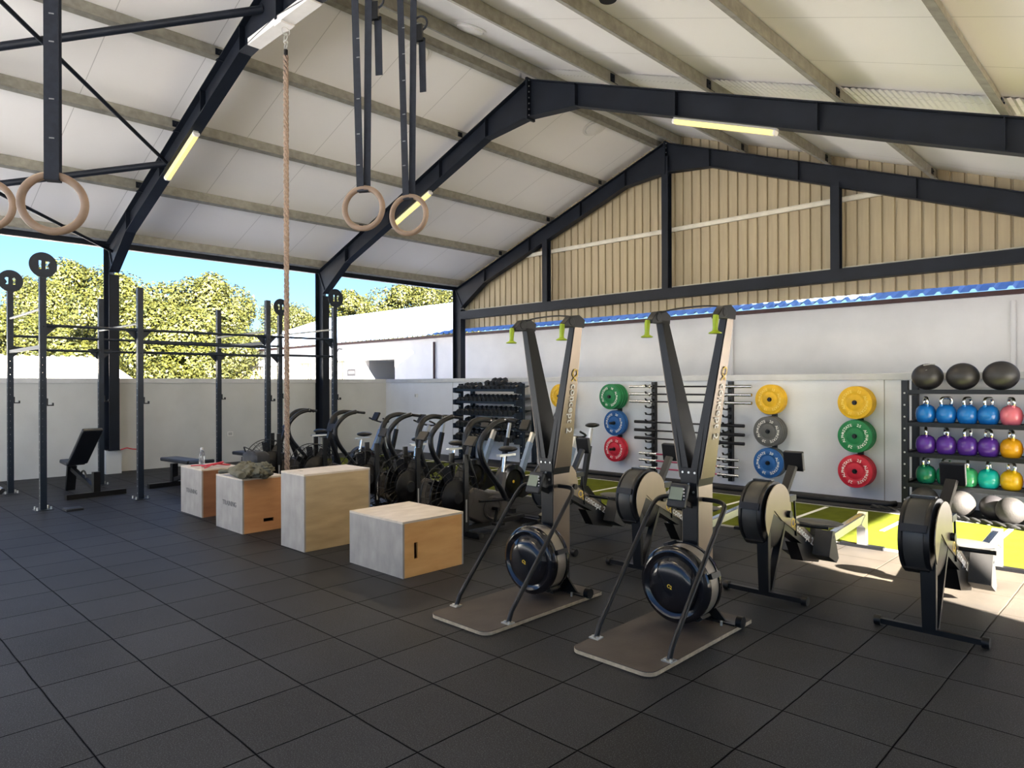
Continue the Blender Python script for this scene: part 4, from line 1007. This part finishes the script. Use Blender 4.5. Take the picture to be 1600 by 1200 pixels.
for x, y, rz, l in ((-6.62, 4.99, .05, 'fan bike second nearest, its curved handle against the dumbbell rack side'), (-7.52, 5.04, -.03, 'fan bike in the middle of the row, right of the rig corner post'),
                (-8.88, 5.10, .03, 'fan bike right behind the tallest plyo box'), (-10.08, 5.03, -.04, 'farthest fan bike, partly hidden by the climbing rope')):
    dup(fb, (x, y, 0), rz, l)

# ------------------------------------------------------------------ chain-free air bikes (second row)
def spin_bike():
    t = thing('air_bike', 'x', 'exercise bike', (0, 0, 0), 0, 'air bikes in the second row')
    for y in (.0, 1.18):
        b = MB(); b.beam((-.28, y, .03), (.28, y, .03), .06, .05); b.build('base_bar', 'blackmet', t)
    b = MB(); b.beam((0, .0, .06), (0, .30, .20), .05, .05); b.prism([(.20, .18), (.34, .40), (.50, .40), (.86, .34), (1.16, .06), (1.02, .05), (.80, .22), (.40, .12)], 'x', -.04, .04); b.build('frame', 'blackmet', t)
    o = (-.10, .20, .36)
    f = MB(); f.lathe([(.0001, 0), (.12, .0), (.21, .02), (.225, .045)], o, (1, 0, 0), 40); f.lathe([(.225, .155), (.22, .185), (.16, .195), (.15, .17), (.06, .17), (.0001, .175)], o, (1, 0, 0), 40); fw = f.build('flywheel_cover', 'gloss', t)
    f = MB(); f.lathe([(.222, .045), (.222, .155)], o, (1, 0, 0), 40); f.build('flywheel_cage', 'cageD', fw)
    f = MB(); f.lathe([(.02, .174), (.0001, .178)], o, (1, 0, 0), 14); f.build('emblem', 'yellowT', fw)
    b = MB(); b.beam((0, .38, .36), (0, .60, .84), .055, .075); b.build('handle_post', 'skypost', t)
    b = MB(); b.beam((0, .60, .84), (0, .66, .965), .045, .06); b.build('handle_slider', 'silver', t)
    b = MB(); b.tube(smooth_path([(-.20, .50, 1.05), (-.19, .62, 1.0), (-.08, .67, .97), (.08, .67, .97), (.19, .62, 1.0), (.20, .50, 1.05)], 4), .014, 8); b.build('handlebar', 'black', t)
    b = MB(); b.box((0, .50, 1.08), (.15, .035, .15), Euler((math.radians(-30), 0, 0)).to_matrix()); mo = b.build('monitor', 'black', t, bevel=.008)
    b = MB(); b.box((0, .518, 1.092), (.10, .01, .08), Euler((math.radians(-30), 0, 0)).to_matrix()); b.build('screen', 'lcd', mo)
    b = MB(); b.beam((0, .80, .32), (0, .93, .84), .055, .06); b.build('seat_tube', 'blackmet', t)
    b = MB(); b.beam((0, .93, .84), (0, .98, 1.06), .032, .04); b.build('seat_post', 'silver', t)
    s_ = MB(); s_.ell((0, .98, 1.10), (.085, .135, .03), 24, 10, fn=lambda d: 1 - .4*max(0, -d.y)); s_.build('saddle', 'black', t)
    c = MB(); c.cyl((-.1, .58, .30), (.1, .58, .30), .025, n=12); c.beam((.10, .58, .30), (.10, .66, .15), .016, .03); c.bb((.11, .61, .13), (.20, .71, .155)); c.beam((-.10, .58, .30), (-.10, .50, .45), .016, .03); c.bb((-.20, .45, .44), (-.11, .55, .465)); c.build('crank', 'black', t)
    return t
M['skypost'] = mat('satin_post_sky_tint', (.26, .34, .46), .3, .6, var=.1)  # bluish sky reflection on the posts is part of this colour
sb = spin_bike(); sb.location = (-5.45, 6.10, 0); sb['label'] = 'air bike with raised saddle beside the left ski machine tower'
for x, y, l in ((-6.35, 6.3, 'air bike behind the nearest fan bike, gold emblem on its flywheel'), (-7.15, 6.35, 'air bike in front of the dumbbell rack left post'), (-8.75, 6.45, 'leftmost air bike, behind the middle fan bike'), (-10.0, 6.45, 'air bike behind the two farthest fan bikes')):
    dup(sb, (x, y, 0), 0, l)

# ------------------------------------------------------------------ bumper plates on wall pegs
def wall_pegs(x, zs, lab):
    t = thing('plate_peg_rail', lab, 'peg rail', (x, YB, 0), 0, 'wall rails with pegs for plates')
    b = MB(); b.bb((-.035, -.05, min(zs) - .08), (.035, -.002, max(zs) + .12)); b.build('rail', 'blackmet', t)
    for z in zs:
        b = MB(); b.cyl((0, -.05, z), (0, -PEG[(x, z)], z), .0235, n=16); b.build('peg', 'blackmet', t)
def plate(x, y, z, m_, tm, thick, lab, txt=None, grp='bumper plates on the wall pegs', R=.225):
    t = thing('bumper_plate', lab, 'weight plate', (x, y, z), 0, grp)
    b = MB(); h = thick
    b.lathe([(.0265, 0), (.10, 0), (.105, .004), (.120, .004), (.125, 0), (R-.035, 0), (R-.03, .004), (R-.004, .004), (R, .010), (R, h-.010), (R-.004, h-.004), (R-.03, h-.002), (.03, h), (.0265, h), (.0265, 0)], (0, 0, 0), (0, 1, 0), 56)
    b.build('plate', m_, t)
    b = MB(); b.lathe([(.0262, -.002), (.034, -.002), (.034, .002)], (0, 0, 0), (0, 1, 0), 24); b.build('hub', 'steel', t)
    if txt:
        c = MB(); c.circtext(txt, (0, -.0005, 0), (1, 0, 0), (0, 0, 1), .138, .054, start=PI + .5); c.build('lettering', tm, t)
    return t
Wd = 'ALPHASTATE  25  ALPHASTATE  25  '
cols = [(-4.46, 1.385, [('p_yel', 'yellow', 'yellow'), ('p_yel', 'yellow', 'yellow')], Wd.replace('25', '15'), 'top', 1),
        (-4.46, .91, [('p_gry', 'grey', 'white')]*3, Wd.replace('25', '20'), 'middle', 2), (-4.46, .44, [('p_blu', 'blue', 'white'), ('p_gry', 'grey', 'white'), ('p_gry', 'grey', 'white')], Wd.replace('25', '20'), 'bottom', 3),
        (-3.24, 1.36, [('p_yel', 'yellow', 'yellow')]*3, Wd.replace('25', '15'), 'top', 1), (-3.24, .90, [('p_gre', 'green', 'white')]*3, Wd.replace('25', '25'), 'middle', 2), (-3.24, .42, [('p_red', 'red', 'white')]*3, Wd, 'bottom', 3),
        (-7.30, 1.40, [('p_gre', 'green', 'white')]*4, Wd.replace('25', '10'), 'top', 1), (-7.30, .93, [('p_blu', 'blue', 'white')]*2, Wd.replace('25', '20'), 'middle', 2), (-7.30, .465, [('p_red', 'red', 'white')]*2, Wd, 'bottom', 3),
        (-8.52, 1.40, [('p_yel', 'yellow', 'yellow')]*3, Wd.replace('25', '15'), 'top', 1), (-8.52, .93, [('p_gry', 'grey', 'white')]*2, Wd, 'middle', 2)]
PEG = {(x, z): .075 + .068*len(ps) + (.12 if (x == -7.30 and row != 'top') else .035) for x, z, ps, txt, row, _ in cols}
colname = {-4.46: 'right of the barbell rack', -3.24: 'nearest the kettlebell rack', -7.30: 'left of the barbell rack', -8.52: 'behind the left ski machine'}
peg = ['outermost', 'second', 'third', 'fourth']
for x, z, ps, txt, row, _ in cols:
    rw_ = {1: 'top', 2: 'middle', 3: 'bottom'}[_]
    y = YB - .075 - .068*len(ps)
    for i, (m_, cn, tn) in enumerate(ps):
        tm = {'yellow': M['p_yelT'] if 'p_yelT' in M else 'whiteT', 'white': 'whiteT'}[tn] if False else ('paleyel' if tn == 'yellow' else 'whiteT')
        M.setdefault('paleyel', None)
        if M['paleyel'] is None: M['paleyel'] = mat('pale_yellow_lettering', (.85, .62, .12), .5)
        plate(x, y + i*.068, z, m_, tm, .060, '%s bumper plate, %s on the %s peg, %s' % (cn, peg[i], rw_, colname[x]), txt if i == 0 else None)
for x, zs in ((-4.46, (1.385, .91, .44)), (-3.24, (1.36, .90, .42)), (-7.30, (1.40, .93, .465)), (-8.52, (1.40, .93))):
    wall_pegs(x, zs, 'black wall rail with plate pegs ' + colname[x])

# ------------------------------------------------------------------ barbell rack
for x, l in ((-6.57, 'left'), (-5.16, 'right')):
    t = thing('barbell_rack_post', 'black notched %s post of the wall barbell rack' % l, 'barbell rack', (x, YB, 0), 0, 'wall posts of the barbell rack')
    b = MB(); b.bb((-.035, -.08, .08), (.035, -.002, 1.66)); b.build('post', 'blackmet', t)
    for k in range(13):
        z = .17 + k*.118; b = MB(); b.prism([(-.08, z + .02), (-.08, z - .05), (-.12, z - .035), (-.30, z - .015), (-.33, z + .03), (-.315, z + .03), (-.29, z + .005), (-.20, z - .005)], 'x', -.012, .012); b.build('hook', 'blackmet', t)
def barbell(x0, x1, z, sleeve, shaft, rs, lab):
    t = thing('barbell', lab, 'barbell', ((x0+x1)/2, YB - .25, z), 0, 'barbells on the wall rack'); L = x1 - x0; ls = .40 if L > 1.95 else .32
    b = MB(); b.cyl((-L/2 + ls, 0, 0), (L/2 - ls, 0, 0), .014, n=12); b.build('shaft', shaft, t)
    for s in (-1, 1):
        b = MB(); b.cyl((s*(L/2 - ls), 0, 0), (s*L/2, 0, 0), rs, n=16); b.cyl((s*(L/2 - ls - .03), 0, 0), (s*(L/2 - ls), 0, 0), rs + .011, n=16); b.build('sleeve', sleeve, t)
for i, z in enumerate((1.58, 1.45, 1.325)): barbell(-6.93, -4.72, z, 'chrome', 'blkbar', .025, ('highest', 'second highest', 'third highest')[i] + ' barbell on the wall rack, chrome sleeves and dark shaft')
for i, z in enumerate((.975, .835, .70)): barbell(-6.83, -4.84, z, 'blkbar', 'blkbar', .026, ('upper', 'middle', 'lower')[i] + ' of the three all black barbells on the wall rack')
for i, z in enumerate((.44, .325, .20)): barbell(-6.74, -4.93, z, 'chrome', 'pinkbar', .022, ('upper', 'middle', 'lower')[i] + ' of the three pink shafted barbells low on the wall rack')

# ------------------------------------------------------------------ dumbbell rack
DX0, DX1 = -11.17, -9.36; DY = YB - .42
t = thing('dumbbell_rack', 'tall black dumbbell rack of five tiers against the back wall', 'dumbbell rack', (0, 0, 0))
tiers = [1.50, 1.25, 1.00, .75, .50]
for x in (DX0, DX1):
    for y in (DY + .02, YB - .06):
        b = MB(); b.bb((x - .04, y - .035, 0), (x + .04, y + .035, 1.64)); b.build('upright', 'rig', t)
    for k in range(12):
        b = MB(); b.cyl((x, DY - .015, .14 + k*.128), (x, DY - .022, .14 + k*.128), .013, n=8); b.build('bolt', 'silver', t)
    b = MB(); b.bb((x - .04, DY - .25, 0), (x + .04, YB - .02, .06)); b.build('foot', 'rig', t)
for z in tiers:
    b = MB(); b.prism([(DY - .17, z - .02), (DY - .17, z + .03), (DY - .16, z + .03), (DY - .155, z - .01), (YB - .1, z + .10), (YB - .1, z + .09)], 'x', DX0 + .04, DX1 - .04)
    b.build('tier', 'rig', t)
    for x in (DX0, DX1):
        b = MB(); b.prism([(DY - .19, z - .05), (DY - .19, z + .05), (DY, z + .07), (DY, z - .07)], 'x', x - .03, x + .03); b.build('tier_end', 'rig', t)
M['dbhead'] = mat('urethane_head', (.016, .019, .026), .3, var=.2)
dbp = thing('dumbbell', 'x', 'dumbbell', (0, 0, 0), 0, 'dumbbells on the black rack')
def hexp(r): return [(r*math.cos(PI/3*k + PI/6), r*math.sin(PI/3*k + PI/6)) for k in range(6)]
for s in (-1, 1):
    b = MB(); b.prism([(p[0], p[1]) for p in hexp(.056)], 'y', s*.065, s*.15); b.build('head', 'dbhead', dbp, bevel=.006)
b = MB(); b.cyl((0, -.07, 0), (0, .07, 0), .019, n=8); b.build('handle', 'chrome', dbp)
ords = ['first', 'second', 'third', 'fourth', 'fifth', 'sixth', 'seventh', 'eighth', 'ninth', 'tenth', 'eleventh', 'twelfth', 'thirteenth', 'fourteenth']
first = True; tn = ['top', 'second', 'third', 'fourth', 'bottom']
spots = []
for ti, z in enumerate(tiers):
    n = [13, 13, 12, 12, 11][ti]
    for k in range(n):
        if ti == 0 and k in (4,): continue
        x = DX0 + .13 + (DX1 - DX0 - .26)*k/(n-1); spots.append((ti, k, x, DY - .02, z + .085, [1.0, 1.05, 1.15, 1.2, 1.3][ti]))
for k in range(3): spots.append((-1, k, DX0 + .98 + k*.15, DY - .03, tiers[0] + .18, 1.0))
for ti, k, x, y, z, sc in spots:
    lab = 'small black dumbbell piled on the top tier, %s of three' % ords[k] if ti < 0 else 'black dumbbell, %s from the left on the %s tier of the black rack' % (ords[k], tn[ti])
    if first: o = dbp; o.location = (x, y, z); o['label'] = lab; first = False
    else: o = dup(dbp, (x, y, z), None, lab)
    o.rotation_euler = (math.radians(14), 0, random.uniform(-.05, .05)); o.scale = (sc, sc, sc)

# ------------------------------------------------------------------ kettlebell rack
KX, KY = -2.55, 9.95
t = thing('kettlebell_rack', 'black steel storage rack with kettlebell shelves against the back wall', 'storage rack', (0, 0, 0))
for x in (KX, KX + 2.5):
    for y in (KY - .13, YB - .06):
        b = MB(); b.bb((x - .037, y - .037, 0), (x + .037, y + .037, 1.66)); b.build('upright', 'blackmet', t)
    for k in range(10):
        b = MB(); b.cyl((x, KY - .167, .15 + k*.15), (x, KY - .170, .15 + k*.15), .012, n=8); b.build('bolt_hole', 'stopper', t)
    for z in (1.50, 1.11, .73, .35): b = MB(); b.bb((x - .03, KY - .13, z - .03), (x + .03, YB - .06, z + .03)); b.build('side_rail', 'blackmet', t)
KZ = [1.54, 1.13, .745, .365]
for z in KZ:
    b = MB(); b.bb((KX + .037, KY - .16, z - .05), (KX + 2.46, KY - .11, z)); b.bb((KX + .037, KY - .11, z - .022), (KX + 2.46, YB - .10, z - .010)); b.bb((KX + .037, YB - .12, z - .05), (KX + 2.46, YB - .08, z)); b.build('shelf', 'blackmet', t)
def kettlebell(x, y, z, m_, rz, lab, sc=1.0):
    t = thing('kettlebell', lab, 'kettlebell', (x, y, z), rz, 'competition kettlebells on the rack')
    b = MB(); R = .105
    b.lathe([(.0001, 0), (.075, 0), (.088, .012), (.103, .06), (.105, .105), (.098, .15), (.078, .185), (.045, .205), (.0001, .21)], (0, 0, 0), (0, 0, 1), 32)
    b.tube([(-.056, 0, .15), (-.060, 0, .215)], .019, 12); b.tube([(.056, 0, .15), (.060, 0, .215)], .019, 12); b.build('bell', m_, t)
    h = MB(); h.tube(smooth_path([(-.060, 0, .205), (-.068, 0, .25), (-.048, 0, .282), (0, 0, .287), (.048, 0, .282), (.068, 0, .25), (.060, 0, .205)], 5), .0165, 12); h.build('handle', 'chrome', t)
    t.scale = (sc*1.08,)*3
rows = [(KZ[1], [('k_blue', 'blue'), ('k_blue', 'blue'), ('k_blue', 'blue'), ('k_blue', 'blue'), ('k_pink', 'pink'), ('k_pink', 'pink')], [1.25, .1, .45, .4, 1.3, 1.1], 'upper kettlebell shelf'),
        (KZ[2], [('k_pur', 'purple'), ('k_pur', 'purple'), ('k_pur', 'purple'), ('k_pur', 'purple'), ('k_org', 'orange'), ('k_org', 'orange')], [1.05, 1.2, .5, 1.4, 1.2, 1.0], 'middle kettlebell shelf'),
        (KZ[3], [('k_grn', 'dark green'), ('k_grn', 'dark green'), ('k_lgrn', 'light green'), ('k_teal', 'teal'), ('k_ylw', 'yellow'), ('k_red', 'red')], [.6, .4, 1.0, .8, 1.4, .9], 'bottom kettlebell shelf')]
XS = [-2.355, -2.13, -1.905, -1.69, -1.465, -1.235]
for z, ks, rs, nm in rows:
    for i, ((m_, cn), r_) in enumerate(zip(ks, rs)):
        same = [k for k in range(6) if ks[k][0] == m_]
        pos = '' if len(same) == 1 else ('%s %s one from the left ' % (ords[same.index(i)], cn))
        kettlebell(XS[i], KY + .02, z, m_, r_ + .78, '%s kettlebell on the %s%s' % (cn, nm, '' if len(same) == 1 else ', %s %s one from the left' % (ords[same.index(i)], cn)))
for i, (x, r) in enumerate(((-2.335, .178), (-1.955, .178), (-1.565, .185))):
    t = thing('medicine_ball', ('leftmost', 'middle', 'rightmost')[i] + ' of the three large black balls on top of the kettlebell rack', 'medicine ball', (x, KY + .02, KZ[0] + r*.93), 0, 'black balls on the rack top')
    b = MB(); b.ell((0, 0, 0), (r, r, r*.93), 36, 22); b.build('shell', 'ball', t)
    if i == 0: b = MB(); b.tube([(-.02, -.105, .145), (.06, -.07, .157), (.09, -.03, .155)], .006, 6); b.tube([(-.03, -.155, .06), (.03, -.150, .085)], .004, 6); b.build('seam', 'stopper', t)
for i, (x, y, r, m_, l) in enumerate(((-2.33, 9.80, .155, 'ballg', 'grey slam ball on the floor by the kettlebell rack left upright'), (-2.05, 10.02, .16, 'ballg', 'slam ball at the back of the floor pile under the rack'), (-1.93, 9.72, .155, 'ballg', 'slam ball behind the nearest rowing machine arm'),
                                      (-1.62, 9.80, .14, 'ball', 'dark slam ball with a handle slot under the rack'), (-1.42, 9.62, .15, 'ballg', 'matte grey slam ball nearest the turf under the rack'), (-1.0, 9.7, .16, 'ballg', 'grey slam ball cut off by the right edge of the view'))):
    b = MB(); b.ell((0, 0, 0), r, 32, 20); o = b.build('slam_ball', m_, None, loc=(x, y, r + .02)); tag(o, l, 'slam ball', 'slam balls on the floor')
# battle rope
q = MB(); pts = smooth_path([(-2.9, 9.64, .04), (-2.5, 9.58, .04), (-2.1, 9.60, .04), (-1.7, 9.45, .04), (-1.2, 9.30, .04), (-.7, 9.34, .04)], 14)
for s in range(2):
    P = []
    for i, p in enumerate(pts): a = i*.9 + s*PI; P.append(p + Vector((0, math.cos(a)*.014, math.sin(a)*.014)))
    q.tube(P, .017, 8)
tag(q.build('battle_rope', 'cord'), 'twisted black battle rope lying along the far edge of the turf', 'rope')
q = MB(); pts = smooth_path([(-9.5, 9.78, .055), (-7, 9.84, .055), (-4.5, 9.76, .055), (-3.0, 9.80, .055), (-2.7, 9.98, .055)], 10); q.tube(pts, .035, 10)
tag(q.build('rolled_mat', 'skirt'), 'long thin black roll lying along the foot of the back wall', 'mat')

# small wall fittings
def socket(loc, lab, ax):
    b = MB()
    if ax == 'y': b.bb((-.05, -.02, -.045), (.05, 0, .045)); b.bb((-.035, -.026, -.03), (.0, -.02, .03), 1)
    else: b.bb((0, -.06, -.045), (.02, .06, .045)); b.bb((.02, -.04, -.03), (.026, .04, .03), 1)
    tag(b.build('wall_socket', ['white', 'stopper'], None, loc=loc), lab, 'socket')
socket((-13.22, YB, 1.36), 'small grey socket box high on the back wall by the corner', 'y')
socket((XL, 6.36, .60), 'pale double socket low on the left wall behind the rig', 'x')
b = MB(); b.tube([(XL + .34, 4.17, .44), (XL + .38, 4.26, .47), (XL + .36, 4.36, .44), (XL + .37, 4.44, .43)], .012, 6); tag(b.build('loose_cable', 'redc'), 'short reddish cable end at the foot of the left steel column', 'cable')
